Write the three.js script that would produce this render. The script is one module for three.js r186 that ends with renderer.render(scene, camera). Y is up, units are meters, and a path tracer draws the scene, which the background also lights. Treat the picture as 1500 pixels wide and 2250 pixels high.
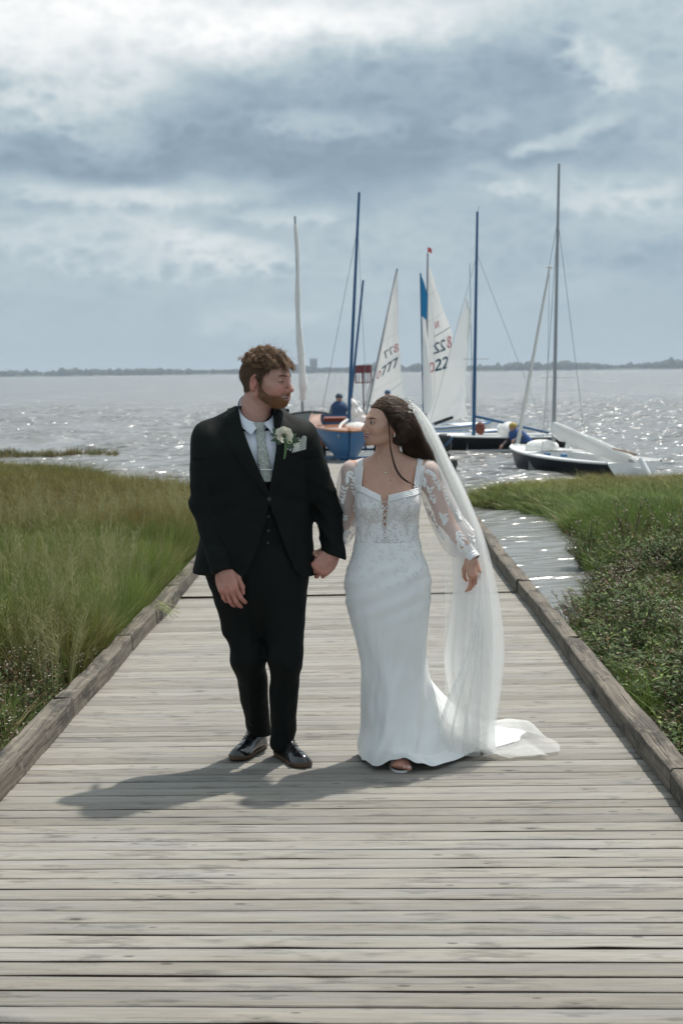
import * as THREE from 'three';
import { mergeGeometries } from 'three/addons/utils/BufferGeometryUtils.js';
import { RoundedBoxGeometry } from 'three/addons/geometries/RoundedBoxGeometry.js';

// ---------------------------------------------------------------- camera, sun, exposure
const scene = new THREE.Scene();
const camera = new THREE.PerspectiveCamera(39.6, 682 / 1024, 0.1, 9000);
camera.position.set(0, 1.72, 0);
camera.rotation.order = 'YXZ';
camera.rotation.set(-5.63 * Math.PI / 180, 0, -0.69 * Math.PI / 180);
camera.focus = 5.95;
camera.userData.fStop = 5.6;
camera.filmGauge = 36;
const renderer = new THREE.WebGLRenderer({ antialias: true });
renderer.toneMapping = THREE.LinearToneMapping;
renderer.toneMappingExposure = 1.07;
renderer.shadowMap.enabled = true;
const SUN = new THREE.Vector3(0.62, 1.75, -0.72).normalize();
const sun = new THREE.DirectionalLight(new THREE.Color(1.0, 0.955, 0.88), 3.7);
sun.position.copy(SUN).multiplyScalar(60);
sun.target.position.set(0, 0, -10);
sun.position.add(sun.target.position);
sun.castShadow = true;
sun.shadow.radius = 2.2;
sun.shadow.mapSize.set(4096, 4096);
Object.assign(sun.shadow.camera, { left: -30, right: 30, top: 40, bottom: -40, near: 1, far: 160 });
scene.add(sun, sun.target);

// ---------------------------------------------------------------- random numbers and noise
let seed = 12345;
const rnd = () => { seed |= 0; seed = seed + 0x6D2B79F5 | 0; let t = Math.imul(seed ^ seed >>> 15, 1 | seed); t = t + Math.imul(t ^ t >>> 7, 61 | t) ^ t; return ((t ^ t >>> 14) >>> 0) / 4294967296; };
const rr = (a, b) => a + (b - a) * rnd();
const clamp = (x, a = 0, b = 1) => x < a ? a : x > b ? b : x;
const lerp = (a, b, t) => a + (b - a) * t;
const sstep = (a, b, x) => { const t = clamp((x - a) / (b - a)); return t * t * (3 - 2 * t); };
const h2 = (x, y) => { let h = Math.imul(x, 374761393) + Math.imul(y, 668265263) | 0; h = Math.imul(h ^ h >>> 13, 1274126177); return ((h ^ h >>> 16) >>> 0) / 4294967296; };
function n2(x, y) {
  const ix = Math.floor(x), iy = Math.floor(y), fx = x - ix, fy = y - iy, u = fx * fx * (3 - 2 * fx), v = fy * fy * (3 - 2 * fy);
  const a = h2(ix, iy), b = h2(ix + 1, iy), c = h2(ix, iy + 1), d = h2(ix + 1, iy + 1);
  return a + (b - a) * u + (c - a) * v + (a - b - c + d) * u * v;
}
function fbm(x, y, o = 5, g = 0.5) { let s = 0, a = 1, t = 0; for (let i = 0; i < o; i++) { s += a * n2(x, y); t += a; a *= g; x = x * 2.03 + 17.1; y = y * 2.03 - 9.7; } return s / t; }
const n3 = (x, y, z) => { const k = Math.floor(z), f = z - k, u = f * f * (3 - 2 * f); return lerp(n2(x + k * 37.17, y - k * 11.3), n2(x + (k + 1) * 37.17, y - (k + 1) * 11.3), u); };

// ---------------------------------------------------------------- sky: air and broken cloud, sun high behind thin cloud to the right
{
  const W = 4096, H = 2048, data = new Float32Array(W * H * 4), D = 180 / Math.PI;
  // shapes of the cloud field: azimuth, elevation, half width, half height (degrees), amount, tilt
  const blobs = [
    [-6, 14.2, 14, 1.9, .62, 0], [-11, 11.6, 5, 1.8, .40, -.15], [-7.0, 11.4, 2.0, 1.3, .22, 0], [3.2, 13.2, 5.5, 1.5, .30, .1], [-3.5, 12.9, 3, 1.0, .14, .2], [-9.8, 9.9, 2.4, .7, .15, -.3], [-13, 9.9, 1.6, .6, .18, 0],
    [-11, 8.1, 6, 1.0, -.28, .02], [1, 9.6, 7, 2.0, -.20, -.06], [9.5, 11.6, 5, 1.8, -.24, -.1], [3, 8.1, 9, .9, -.16, .04], [-7, 9.0, 5, .9, -.12, -.12],
    [-.3, 9.75, 2.3, .5, .26, .03], [10.7, 11.5, 1.5, .85, .34, -.35], [5.4, 9.9, .9, .4, .18, 0], [9.3, 9.0, 1.9, .42, .22, .22], [7.8, 8.6, .7, .35, .15, 0],
    [-9.8, 7.0, 4.4, .5, .2, -.08], [-8, 5.0, 5, .9, .17, -.1], [-4.2, 4.8, 2.4, .55, .16, -.22], [-1.6, 6.0, 1.9, .35, .17, 0], [9.4, 7.0, 2.6, .8, .15, -.1], [6.4, 7.6, 1, .5, .16, -.5], [13, 7.1, 1.4, .5, .14, 0],
    [3, 5.2, 6, 1.2, .08, .05], [-3, 1.9, 2.6, .45, .12, .03], [12, 3.6, 5, 1.2, -.07, 0], [-9, 2.6, 6, .8, -.04, 0], [5, 2.4, 6, .9, -.03, 0],
  ].map((b) => [...b, Math.cos(b[5]), Math.sin(b[5])]);
  const field = (az, el, fine) => {
    const k = 1 / (Math.max(el, 0) * .055 + .45);   // clouds flatten towards the horizon
    const ca = Math.cos(az / D) * 22, sa = Math.sin(az / D) * 22, e = Math.log(Math.max(el, 0) + 5) * 10;
    const wx = fbm(ca + 40, sa + e * .9, fine ? 5 : 3) - .5, wy = fbm(ca - 13, sa - e * .9 + 60, fine ? 5 : 3) - .5;
    let t = .39 + .10 * sstep(10, 40, el) + (fbm(ca * .55 + e * .35 + wx * 1.2 + 5, sa * .55 + e * .75 + wy, fine ? 6 : 4) - .5) * lerp(.40, .75, sstep(8, 25, el));
    const near = 1 - sstep(16, 30, Math.hypot(az, (el - 7) * 1.2));
    if (near > 0) {
      const vx = fbm(az * .24 + 40, el * .5 + 9, fine ? 5 : 3) - .5, vy = fbm(az * .24 - 13, el * .5 + 60, fine ? 5 : 3) - .5;
      t = lerp(t, .39 + (fbm(az * .15 + vx * 1.3 + 3, el * .46 + vy * 1.3, fine ? 6 : 4) - .5) * .5 * sstep(-1, 6, el), near);
      const f = fine ? .75 - 1.5 * Math.abs(fbm(az * .9 + 9, el * 1.7 + 3, 6, .55) - .5) * 2 - .42 : 0;   // billows
      for (const b of blobs) {
        const sm = b[3] < .95 ? .45 : 1; let dx = az - b[0] + vx * 4.5 * sm + f * .5, dy = el - b[1] + vy * 2.2 * sm + f * .3;
        const x = (dx * b[6] + dy * b[7]) / b[2], y = (-dx * b[7] + dy * b[6]) / b[3], q = x * x + y * y;
        if (q < 4) t += near * b[4] * (b[4] > 0 && b[3] < .95 ? sstep(2.2, .0, q - f * .9) : Math.exp(-q * 1.15));
      }
      t += near * f * .15 * sstep(0, 5, el);
    }
    return clamp(t, 0.02, 1.15);
  };
  const ramp = [[0, .23, .315, .395], [.25, .32, .415, .49], [.5, .45, .54, .59], [.75, .645, .705, .73], [1, .88, .895, .90], [1.2, 1.05, 1.04, 1.03]];
  const put = (i, t, el, az) => {
    let j = 0; while (j < ramp.length - 2 && t > ramp[j + 1][0]) j++;
    const a = ramp[j], b = ramp[j + 1], f = (t - a[0]) / (b[0] - a[0]);
    const x = Math.cos(el / D) * Math.sin(az / D), y = Math.sin(el / D), z = -Math.cos(el / D) * Math.cos(az / D);
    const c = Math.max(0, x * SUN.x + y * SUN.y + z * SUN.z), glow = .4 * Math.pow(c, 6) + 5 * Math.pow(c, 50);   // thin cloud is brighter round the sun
    const air = Math.exp(-Math.max(el, 0) / 2.2) * .45, m = [.45, .54, .60];
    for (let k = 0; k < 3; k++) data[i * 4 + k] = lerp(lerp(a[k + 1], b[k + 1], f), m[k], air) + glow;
    data[i * 4 + 3] = 1;
  };
  const S = 8, cw = W / S, ch = H / 2 / S + 1, coarse = new Float32Array((cw + 1) * ch);
  for (let r = 0; r < ch; r++) for (let c = 0; c <= cw; c++) coarse[r * (cw + 1) + c] = field(((c % cw) * S / W - .25) * 360 > 180 ? ((c % cw) * S / W - 1.25) * 360 : ((c % cw) * S / W - .25) * 360, r * S / (H / 2) * 90, false);
  for (let r = 0; r < H; r++) {
    const el = (r + .5 - H / 2) / (H / 2) * 90;
    for (let c = 0; c < W; c++) {
      let az = ((c + .5) / W - .25) * 360; if (az > 180) az -= 360;
      let t = .36;
      if (el >= 0) {
        const fr = (r - H / 2) / S, fc = c / S, r0 = Math.min(Math.floor(fr), ch - 2), c0 = Math.floor(fc), a = fr - r0, b = fc - c0, o = r0 * (cw + 1) + c0;
        t = lerp(lerp(coarse[o], coarse[o + 1], b), lerp(coarse[o + cw + 1], coarse[o + cw + 2], b), a);
        if (el < 24 && Math.abs(az) < 24) t = lerp(field(az, el, true), t, sstep(18, 24, Math.max(Math.abs(az), el)));
      }
      put(r * W + c, t, el, az);
    }
  }
  const sky = new THREE.DataTexture(data, W, H, THREE.RGBAFormat, THREE.FloatType);
  sky.mapping = THREE.EquirectangularReflectionMapping; sky.magFilter = THREE.LinearFilter; sky.minFilter = THREE.LinearFilter; sky.wrapS = THREE.RepeatWrapping; sky.needsUpdate = true;
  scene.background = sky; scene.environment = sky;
}
// ---------------------------------------------------------------- helpers
const V = (x, y, z) => new THREE.Vector3(x, y, z);
const col = (r, g, b) => new THREE.Color().setRGB(r, g, b);
const mat = (r, g, b, rough = .8, extra = {}) => new THREE.MeshPhysicalMaterial({ color: col(r, g, b), roughness: rough, metalness: 0, side: THREE.DoubleSide, ...extra });
const taken = {};
const numbered = (n) => { const k = taken[n] = (taken[n] ?? -1) + 1; return k ? `${n}_${String(k).padStart(3, '0')}` : n; };
function tag(o, label, category, group, kind) { if (label) o.userData.label = label; if (category) o.userData.category = category; if (group) o.userData.group = group; if (kind) o.userData.kind = kind; return o; }
function thing(name, label, category, [x, y, z] = [0, 0, 0], turn = 0, group) { const o = new THREE.Group(); o.name = numbered(name); o.position.set(x, y, z); o.rotation.y = turn; scene.add(o); return tag(o, label, category, group); }
function part(name, geo, material, parent, label) { const m = new THREE.Mesh(geo, material); m.name = name; m.castShadow = m.receiveShadow = true; parent.add(m); if (label) m.userData.label = label; if (/^(lace|seed_heads|leaves|stems|hair|beard|eyebrows|ribbed_trim|lacing|hair_comb|filler_flowers|laces|blades)$/.test(name)) m.userData.kind = 'stuff'; return m; }
function structure(name, geo, material) { const m = part(name, geo, material, scene); m.name = numbered(name); m.userData.kind = 'structure'; return m; }
function geoOf(pos, idx, uv, nor, color) {
  const g = new THREE.BufferGeometry();
  g.setAttribute('position', new THREE.BufferAttribute(pos instanceof Float32Array ? pos : new Float32Array(pos), 3));
  if (uv) g.setAttribute('uv', new THREE.BufferAttribute(new Float32Array(uv), 2));
  if (color) g.setAttribute('color', new THREE.BufferAttribute(new Float32Array(color), 3));
  g.setIndex(idx.length > 65535 * 3 || pos.length / 3 > 65535 ? new THREE.BufferAttribute(new Uint32Array(idx), 1) : Array.from(idx));
  if (nor) g.setAttribute('normal', new THREE.BufferAttribute(nor, 3)); else g.computeVertexNormals();
  return g;
}
// surface from fn(u, v) -> [x, y, z], (nu+1) x (nv+1) points
function sheet(nu, nv, fn, { closeU = false, uvs = [1, 1], colorFn } = {}) {
  const pos = [], uv = [], idx = [], c = [];
  for (let j = 0; j <= nv; j++) for (let i = 0; i <= nu; i++) {
    const u = i / nu, v = j / nv, p = fn(closeU && i === nu ? 0 : u, v); pos.push(p[0], p[1], p[2]); uv.push(u * uvs[0], v * uvs[1]); if (colorFn) c.push(...colorFn(u, v, p));
  }
  for (let j = 0; j < nv; j++) for (let i = 0; i < nu; i++) { const a = j * (nu + 1) + i, b = a + 1, d = a + nu + 1, e = d + 1; idx.push(a, d, b, b, d, e); }
  const g = geoOf(pos, idx, uv, null, colorFn ? c : null);
  if (closeU) { const n = g.attributes.normal; for (let j = 0; j <= nv; j++) { const a = j * (nu + 1), b = a + nu, x = n.getX(a) + n.getX(b), y = n.getY(a) + n.getY(b), z = n.getZ(a) + n.getZ(b), l = Math.hypot(x, y, z) || 1; n.setXYZ(a, x / l, y / l, z / l); n.setXYZ(b, x / l, y / l, z / l); } }
  return g;
}
const box = (w, h, d, x = 0, y = 0, z = 0, r = 0) => { const g = r ? new RoundedBoxGeometry(w, h, d, 2, r) : new THREE.BoxGeometry(w, h, d); g.translate(x, y, z); return g; };
function rod(a, b, r0, r1 = r0, n = 8) { const A = V(...a), B = V(...b), d = B.clone().sub(A), g = new THREE.CylinderGeometry(r1, r0, d.length(), n, 1); g.applyQuaternion(new THREE.Quaternion().setFromUnitVectors(V(0, 1, 0), d.clone().normalize())); g.translate((a[0] + b[0]) / 2, (a[1] + b[1]) / 2, (a[2] + b[2]) / 2); return g; }
const tube = (pts, r, n = 24, s = 6) => new THREE.TubeGeometry(new THREE.CatmullRomCurve3(pts.map((p) => V(...p))), n, r, s);
const merge = (list) => mergeGeometries(list.map((g) => { const h = g.index ? g.toNonIndexed() : g; for (const k of Object.keys(h.attributes)) if (!['position', 'normal', 'uv'].includes(k)) h.deleteAttribute(k); if (!h.attributes.uv) h.setAttribute('uv', new THREE.BufferAttribute(new Float32Array(h.attributes.position.count * 2), 2)); return h; }));
// piecewise smooth table lookup: rows [key, a, b, ...] sorted by key
function table(rows) {
  return (k) => {
    let i = 0; while (i < rows.length - 2 && k > rows[i + 1][0]) i++;
    const p1 = rows[i], p2 = rows[i + 1], p0 = rows[i - 1] ?? p1, p3 = rows[i + 2] ?? p2, h = p2[0] - p1[0], t = clamp((k - p1[0]) / h), t2 = t * t, t3 = t2 * t, out = [];
    for (let c = 1; c < p1.length; c++) {
      const m1 = p2[0] === p0[0] ? 0 : (p2[c] - p0[c]) / (p2[0] - p0[0]) * h, m2 = p3[0] === p1[0] ? 0 : (p3[c] - p1[c]) / (p3[0] - p1[0]) * h;
      out.push((2 * t3 - 3 * t2 + 1) * p1[c] + (t3 - 2 * t2 + t) * m1 + (-2 * t3 + 3 * t2) * p2[c] + (t3 - t2) * m2);
    }
    return out;
  };
}
function dataTex(w, h, fn, srgb = false, rep = true) {
  const d = new Uint8Array(w * h * 4);
  for (let y = 0; y < h; y++) for (let x = 0; x < w; x++) { const p = fn(x, y), o = (y * w + x) * 4; d[o] = clamp(p[0], 0, 255); d[o + 1] = clamp(p[1], 0, 255); d[o + 2] = clamp(p[2], 0, 255); d[o + 3] = p[3] ?? 255; }
  const t = new THREE.DataTexture(d, w, h); t.magFilter = t.minFilter = THREE.LinearFilter; if (srgb) t.colorSpace = THREE.SRGBColorSpace; if (rep) t.wrapS = t.wrapT = THREE.RepeatWrapping; t.needsUpdate = true; return t;
}
// ---- signed distances
const smin = (a, b, k) => { const h = Math.max(k - Math.abs(a - b), 0) / k; return Math.min(a, b) - h * h * k * .25; };
const smax = (a, b, k) => -smin(-a, -b, k);
function cone(px, py, pz, a, b, r1, r2) {   // capsule between a and b with radii r1, r2
  const bx = b[0] - a[0], by = b[1] - a[1], bz = b[2] - a[2], x = px - a[0], y = py - a[1], z = pz - a[2], l2 = bx * bx + by * by + bz * bz, t = clamp((x * bx + y * by + z * bz) / l2);
  return Math.hypot(x - bx * t, y - by * t, z - bz * t) - (r1 + (r2 - r1) * t);
}
const ell = (px, py, pz, c, r) => { const x = (px - c[0]) / r[0], y = (py - c[1]) / r[1], z = (pz - c[2]) / r[2], k0 = Math.hypot(x, y, z), k1 = Math.hypot(x / r[0], y / r[1], z / r[2]); return k1 < 1e-9 ? -Math.min(...r) : k0 * (k0 - 1) / k1; };
// naive surface nets over a box; blocks far from the surface are skipped
function nets(f, lo, hi, cell, colorFn) {
  const B = 4, nb = [0, 1, 2].map((k) => Math.ceil((hi[k] - lo[k]) / cell / B)), n = nb.map((b) => b * B + 1), [nx, ny, nz] = n, val = new Float32Array(nx * ny * nz).fill(1e3), at = (i, j, k) => (k * ny + j) * nx + i, reach = cell * B * .87 * 2.1;
  for (let c = 0; c < nb[2]; c++) for (let b = 0; b < nb[1]; b++) for (let a = 0; a < nb[0]; a++) {
    const d = f(lo[0] + (a + .5) * B * cell, lo[1] + (b + .5) * B * cell, lo[2] + (c + .5) * B * cell);
    if (Math.abs(d) > reach) { if (d < 0) for (let k = c * B; k <= c * B + B; k++) for (let j = b * B; j <= b * B + B; j++) for (let i = a * B; i <= a * B + B; i++) { const o = at(i, j, k); if (val[o] === 1e3) val[o] = -1e2; } continue; }
    for (let k = c * B; k <= c * B + B; k++) for (let j = b * B; j <= b * B + B; j++) for (let i = a * B; i <= a * B + B; i++) { const o = at(i, j, k); if (val[o] > 99 || val[o] < -99) val[o] = f(lo[0] + i * cell, lo[1] + j * cell, lo[2] + k * cell); }
  }
  const pos = [], idx = [], id = new Int32Array(nx * ny * nz).fill(-1), cor = [0, 1, nx, nx + 1, nx * ny, nx * ny + 1, nx * ny + nx, nx * ny + nx + 1], E = [[0, 1], [2, 3], [4, 5], [6, 7], [0, 2], [1, 3], [4, 6], [5, 7], [0, 4], [1, 5], [2, 6], [3, 7]];
  for (let k = 0; k < nz - 1; k++) for (let j = 0; j < ny - 1; j++) for (let i = 0; i < nx - 1; i++) {
    const o = at(i, j, k); let m = 0; for (let q = 0; q < 8; q++) if (val[o + cor[q]] < 0) m |= 1 << q;
    if (m === 0 || m === 255) continue;
    let x = 0, y = 0, z = 0, c = 0;
    for (const [p, q] of E) { const s = m >> p & 1, t = m >> q & 1; if (s === t) continue; const a = val[o + cor[p]], b = val[o + cor[q]], w = a / (a - b); x += (p & 1) + ((q & 1) - (p & 1)) * w; y += (p >> 1 & 1) + ((q >> 1 & 1) - (p >> 1 & 1)) * w; z += (p >> 2) + ((q >> 2) - (p >> 2)) * w; c++; }
    id[o] = pos.length / 3; pos.push(lo[0] + (i + x / c) * cell, lo[1] + (j + y / c) * cell, lo[2] + (k + z / c) * cell);
  }
  for (let k = 1; k < nz - 1; k++) for (let j = 1; j < ny - 1; j++) for (let i = 1; i < nx - 1; i++) {
    const o = at(i, j, k), s = val[o] < 0;
    const quad = (p, q, r, t, flip) => { const a = id[p], b = id[q], c = id[r], d = id[t]; if (a < 0 || b < 0 || c < 0 || d < 0) return; if (flip) idx.push(a, c, b, a, d, c); else idx.push(a, b, c, a, c, d); };
    if (s !== val[o + 1] < 0) quad(o, o - nx, o - nx - nx * ny, o - nx * ny, s);
    if (s !== val[o + nx] < 0) quad(o, o - nx * ny, o - 1 - nx * ny, o - 1, s);
    if (s !== val[o + nx * ny] < 0) quad(o, o - 1, o - 1 - nx, o - nx, s);
  }
  for (let q = 0; q < idx.length; q += 3) { const t = idx[q + 1]; idx[q + 1] = idx[q + 2]; idx[q + 2] = t; }
  const nor = new Float32Array(pos.length), e = cell * .6, uv = [], cc = colorFn ? [] : null;
  for (let v = 0; v < pos.length; v += 3) {
    const x = pos[v], y = pos[v + 1], z = pos[v + 2]; let a = f(x + e, y, z) - f(x - e, y, z), b = f(x, y + e, z) - f(x, y - e, z), c = f(x, y, z + e) - f(x, y, z - e); const l = Math.hypot(a, b, c) || 1;
    nor[v] = a / l; nor[v + 1] = b / l; nor[v + 2] = c / l; uv.push(x, y); if (cc) cc.push(...colorFn(x, y, z));
  }
  return geoOf(pos, idx, uv, nor, cc);
}
// thin strands as three-sided tubes: list of {p: [[x,y,z]...], r, c: [r,g,b]}
function strands(list, taper = .35) {
  const pos = [], idx = [], colr = [], nor = [];
  for (const s of list) {
    const n = s.p.length, base = pos.length / 3;
    for (let i = 0; i < n; i++) {
      const p = s.p[i], a = s.p[Math.max(0, i - 1)], b = s.p[Math.min(n - 1, i + 1)]; let tx = b[0] - a[0], ty = b[1] - a[1], tz = b[2] - a[2]; const l = Math.hypot(tx, ty, tz) || 1; tx /= l; ty /= l; tz /= l;
      let ux = Math.abs(ty) < .9 ? -tz : 0, uy = Math.abs(ty) < .9 ? 0 : tz, uz = Math.abs(ty) < .9 ? tx : -ty; const ul = Math.hypot(ux, uy, uz) || 1; ux /= ul; uy /= ul; uz /= ul;
      const wx = ty * uz - tz * uy, wy = tz * ux - tx * uz, wz = tx * uy - ty * ux, r = s.r * lerp(1, taper, i / (n - 1));
      for (let k = 0; k < 3; k++) { const c = Math.cos(k * 2.0944 + .5), q = Math.sin(k * 2.0944 + .5), ax = ux * c + wx * q, ay = uy * c + wy * q, az = uz * c + wz * q; pos.push(p[0] + ax * r, p[1] + ay * r, p[2] + az * r); nor.push(ax, ay, az); colr.push(s.c[0], s.c[1], s.c[2]); }
      if (i) for (let k = 0; k < 3; k++) { const a0 = base + (i - 1) * 3 + k, a1 = base + (i - 1) * 3 + (k + 1) % 3, b0 = a0 + 3, b1 = a1 + 3; idx.push(a0, a1, b0, a1, b1, b0); }
    }
  }
  return geoOf(pos, idx, null, new Float32Array(nor), colr);
}
// ---------------------------------------------------------------- water, ground, boardwalk, far shore
const WATER = -0.35;
const deckX = (d) => -0.035 + 0.0158 * (d - 6), deckY = (d) => d < 11.35 ? -0.0138 * (d - 6) : d < 21 ? -0.074 : -0.074 - 0.021 * (d - 21);
// where land stands above the water, in metres: positive on land (x to the right, d away from the camera)
const bankX = table([[0, 1.3], [8, 1.42], [11, 1.62], [12.2, 2.1], [13.5, 2.35], [16.5, 2.8], [18.2, 2.85], [19.2, 2.9], [20.4, 2.35], [21.6, 1.98], [22.6, 2.2], [23.6, 3.4], [24.6, 6]]);
function land(x, d) {
  const w = (fbm(x * .6 + 30, d * .6, 4) - .5);
  const edgeL = 27.2 + (x + 6) * -1.35 + w * 2.4;                 // left marsh ends towards the open water
  let l = x < deckX(d) ? Math.min((edgeL - d) * .3, (deckX(d) - .9 - x) * 1.2 + .5) : -1;
  if (x > deckX(d)) {
    const bank = bankX(clamp(d, 0, 24.6))[0];
    const b2 = bank + w * .7;
    l = Math.min((x - b2) * .8, (24.4 - .02 * x - d + w * 1.2) * .4);
  }
  const strip = .22 - Math.hypot((x + 8.2) / 3.0, (d - 36 - w * 2) / .5) * .22;  // small grass island off the left shore
  return Math.max(clamp(l, -1, 1), strip);
}
const groundY = (x, d) => { const l = land(x, d); return WATER + clamp(l * .45, -.5, .16) + (l > 0 ? (fbm(x * 2.5, d * 2.5, 3) - .5) * .12 * clamp(l * 3) : 0) - (Math.abs(x - deckX(d)) < 1.42 && d < 20 ? .25 : 0); };
{
  const mud = dataTex(512, 512, (x, y) => { const a = fbm(x / 40, y / 40, 5), b = n2(x / 3, y / 3), t = .5 + .8 * (a - .5) + .25 * (b - .5); return [82 * t + 30, 72 * t + 26, 54 * t + 20]; }, true);
  const nx = 260, nz = 330, g = sheet(nx, nz, (u, v) => { const x = (u - .5) * 34, d = 1 + v * 44; return [x, groundY(x, d), -d]; }, { uvs: [17, 22] });
  structure('marsh_ground', g, new THREE.MeshStandardMaterial({ map: mud, bumpMap: mud, bumpScale: .03, roughness: .75, side: THREE.DoubleSide }));
}
{
  // wind chop: the long waves are geometry, the small ones relief
  const waves = []; seed = 77;
  for (let i = 0; i < 34; i++) { const wl = .55 * Math.pow(1.13, i % 17) * rr(.85, 1.15), a = rr(-.9, .9) + .35; waves.push([Math.sin(a) * 6.283 / wl, Math.cos(a) * 6.283 / wl, rr(0, 6.283), wl * .0045]); }
  const height = (x, d) => { let h = 0; for (const w of waves) { const s = Math.sin(w[0] * x + w[1] * d + w[2]); h += w[3] * (s + .35 * s * s); } return h; };
  const surface = (nu, nv, v0, v1) => sheet(nu, nv, (u, vv) => {
    const v = lerp(v1, v0, vv), d = v < .97 ? 3 * Math.pow(40, v / .97) : 120 * Math.pow(60, (v - .97) / .03), half = Math.max(6, d * .36) * (d > 200 ? 1.3 : 1), x = (u - .5) * 2 * half;
    const calm = 1 - .75 * clamp(1 - Math.hypot(Math.max(0, d - 17) / 9, (x - 2) / 6));
    return [x, WATER + (d < 120 ? height(x, d) * sstep(5, 14, d) * calm * (1 - sstep(70, 120, d)) : 0), -d];
  });
  const T = 16, metres = (g) => { const p = g.attributes.position, uv = g.attributes.uv; for (let i = 0; i < p.count; i++) uv.setXY(i, p.getX(i) / T, -p.getZ(i) / T); return g; };
  // relief of the surface: long ripples and many short steep wavelets
  const N = 2048, px = T / N, h = new Float32Array(N * N), comp = [];
  for (let i = 0; i < 26; i++) { const a = rr(-1.1, 1.1) + .3, k = 7 * Math.pow(1.085, i), kx = Math.round(Math.sin(a) * k), ky = Math.round(Math.cos(a) * k) || 1; comp.push([kx, ky, rnd(), .021 * T / (6.283 * Math.hypot(kx, ky))]); }
  const sn = new Float32Array(4096); for (let i = 0; i < 4096; i++) sn[i] = Math.sin(i / 4096 * 6.283185);
  for (let y = 0; y < N; y++) for (let x = 0; x < N; x++) { let s = 0; const wx = x + 22 * sn[(y * 6) & 4095], wy = y + 22 * sn[(x * 4 + 700) & 4095]; for (const c of comp) s += c[3] * sn[Math.floor((c[0] * wx / N + c[1] * wy / N + c[2] + 64) * 4096) & 4095]; h[y * N + x] = s; }
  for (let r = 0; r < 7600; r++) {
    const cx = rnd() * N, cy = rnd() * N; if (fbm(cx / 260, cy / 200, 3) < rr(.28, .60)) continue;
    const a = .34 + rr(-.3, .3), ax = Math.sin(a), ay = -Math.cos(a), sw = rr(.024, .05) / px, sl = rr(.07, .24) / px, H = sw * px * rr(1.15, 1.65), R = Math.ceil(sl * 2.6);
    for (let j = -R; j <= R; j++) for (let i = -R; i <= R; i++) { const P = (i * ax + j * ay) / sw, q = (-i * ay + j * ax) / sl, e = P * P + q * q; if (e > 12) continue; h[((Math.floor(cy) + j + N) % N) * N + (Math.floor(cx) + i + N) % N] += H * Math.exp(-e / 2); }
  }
  const nmap = dataTex(N, N, (x, y) => { const sx = (h[y * N + (x + 1) % N] - h[y * N + (x - 1 + N) % N]) / (2 * px), sy = (h[((y + 1) % N) * N + x] - h[((y - 1 + N) % N) * N + x]) / (2 * px), l = 1 / Math.hypot(sx, sy, 1); return [127.5 - 127.5 * sx * l, 127.5 - 127.5 * sy * l, 127.5 + 127.5 * l]; });
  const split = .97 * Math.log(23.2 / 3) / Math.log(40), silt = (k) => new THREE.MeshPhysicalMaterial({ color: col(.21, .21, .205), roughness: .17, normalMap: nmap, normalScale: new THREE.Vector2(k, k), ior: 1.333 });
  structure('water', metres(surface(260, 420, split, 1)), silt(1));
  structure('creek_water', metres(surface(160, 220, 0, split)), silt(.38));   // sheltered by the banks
}
// ---- weathered planks
seed = 500;
const plankTex = (() => {
  const W = 2048, S = 10, R = 100, H = S * R, knots = [];
  for (let s = 0; s < S; s++) for (let k = 0; k < 3 + (s % 3); k++) knots.push([s, rr(40, W - 40), rr(12, R - 12), rr(3, 7), rnd()]);
  return dataTex(W, 1024, (x, y) => {
    const s = Math.min(S - 1, Math.floor(y / R)), v = y - s * R;
    let yy = v, kd = 0, ring = 0;
    for (const k of knots) if (k[0] === s) { const dx = (x - k[1]) / (k[3] * 3.2), dy = (v - k[2]) / k[3], q = dx * dx + dy * dy; yy += (v < k[2] ? -1 : 1) * k[3] * 1.3 * Math.exp(-q * .35); const e = Math.hypot((x - k[1]) / (k[3] * 1.5), (v - k[2]) / k[3]); if (e < 1.25) { kd = Math.max(kd, sstep(1.25, .7, e)); ring = Math.sin(e * 17); } }
    const g1 = fbm(x / 95 + s * 31, yy / 3.1 + s * 77, 4, .6), g2 = n2(x / 26 + s * 11, yy / 1.1), stain = fbm(x / 70 + s * 53.3, v / 38 + s * 9, 5, .58), pale = fbm(x / 150 + s * 7.7 + 90, v / 50 + s, 4);
    let t = .84 + (g1 - .5) * .13 + (g2 - .5) * .12 - sstep(.54, .82, stain) * .17 + (pale - .5) * .13;
    const crack = fbm(x / 420 + s * 3.3 + 40, yy / 2.2 + s * 19, 3); if (crack > .76) t -= .3 * sstep(.76, .81, crack);
    const warm = (fbm(x / 260 + s * 5, v / 40 + 80, 3) - .45) * 16;
    t -= kd * (.30 + .10 * ring); t *= .96 + .04 * Math.sin(s * 2.4);
    return [212 * t + warm * .4, 209 * t, 203 * t - warm * .8];
  }, true);
})();
const plankMat = new THREE.MeshStandardMaterial({ map: plankTex, bumpMap: plankTex, bumpScale: .0022, roughness: .82, color: col(.625, .604, .572) });
const plankMatB = new THREE.MeshStandardMaterial({ map: plankTex, bumpMap: plankTex, bumpScale: .0022, roughness: .82, color: col(.51, .487, .455) });
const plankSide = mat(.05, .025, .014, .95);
const HALF = 1.355;
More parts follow.
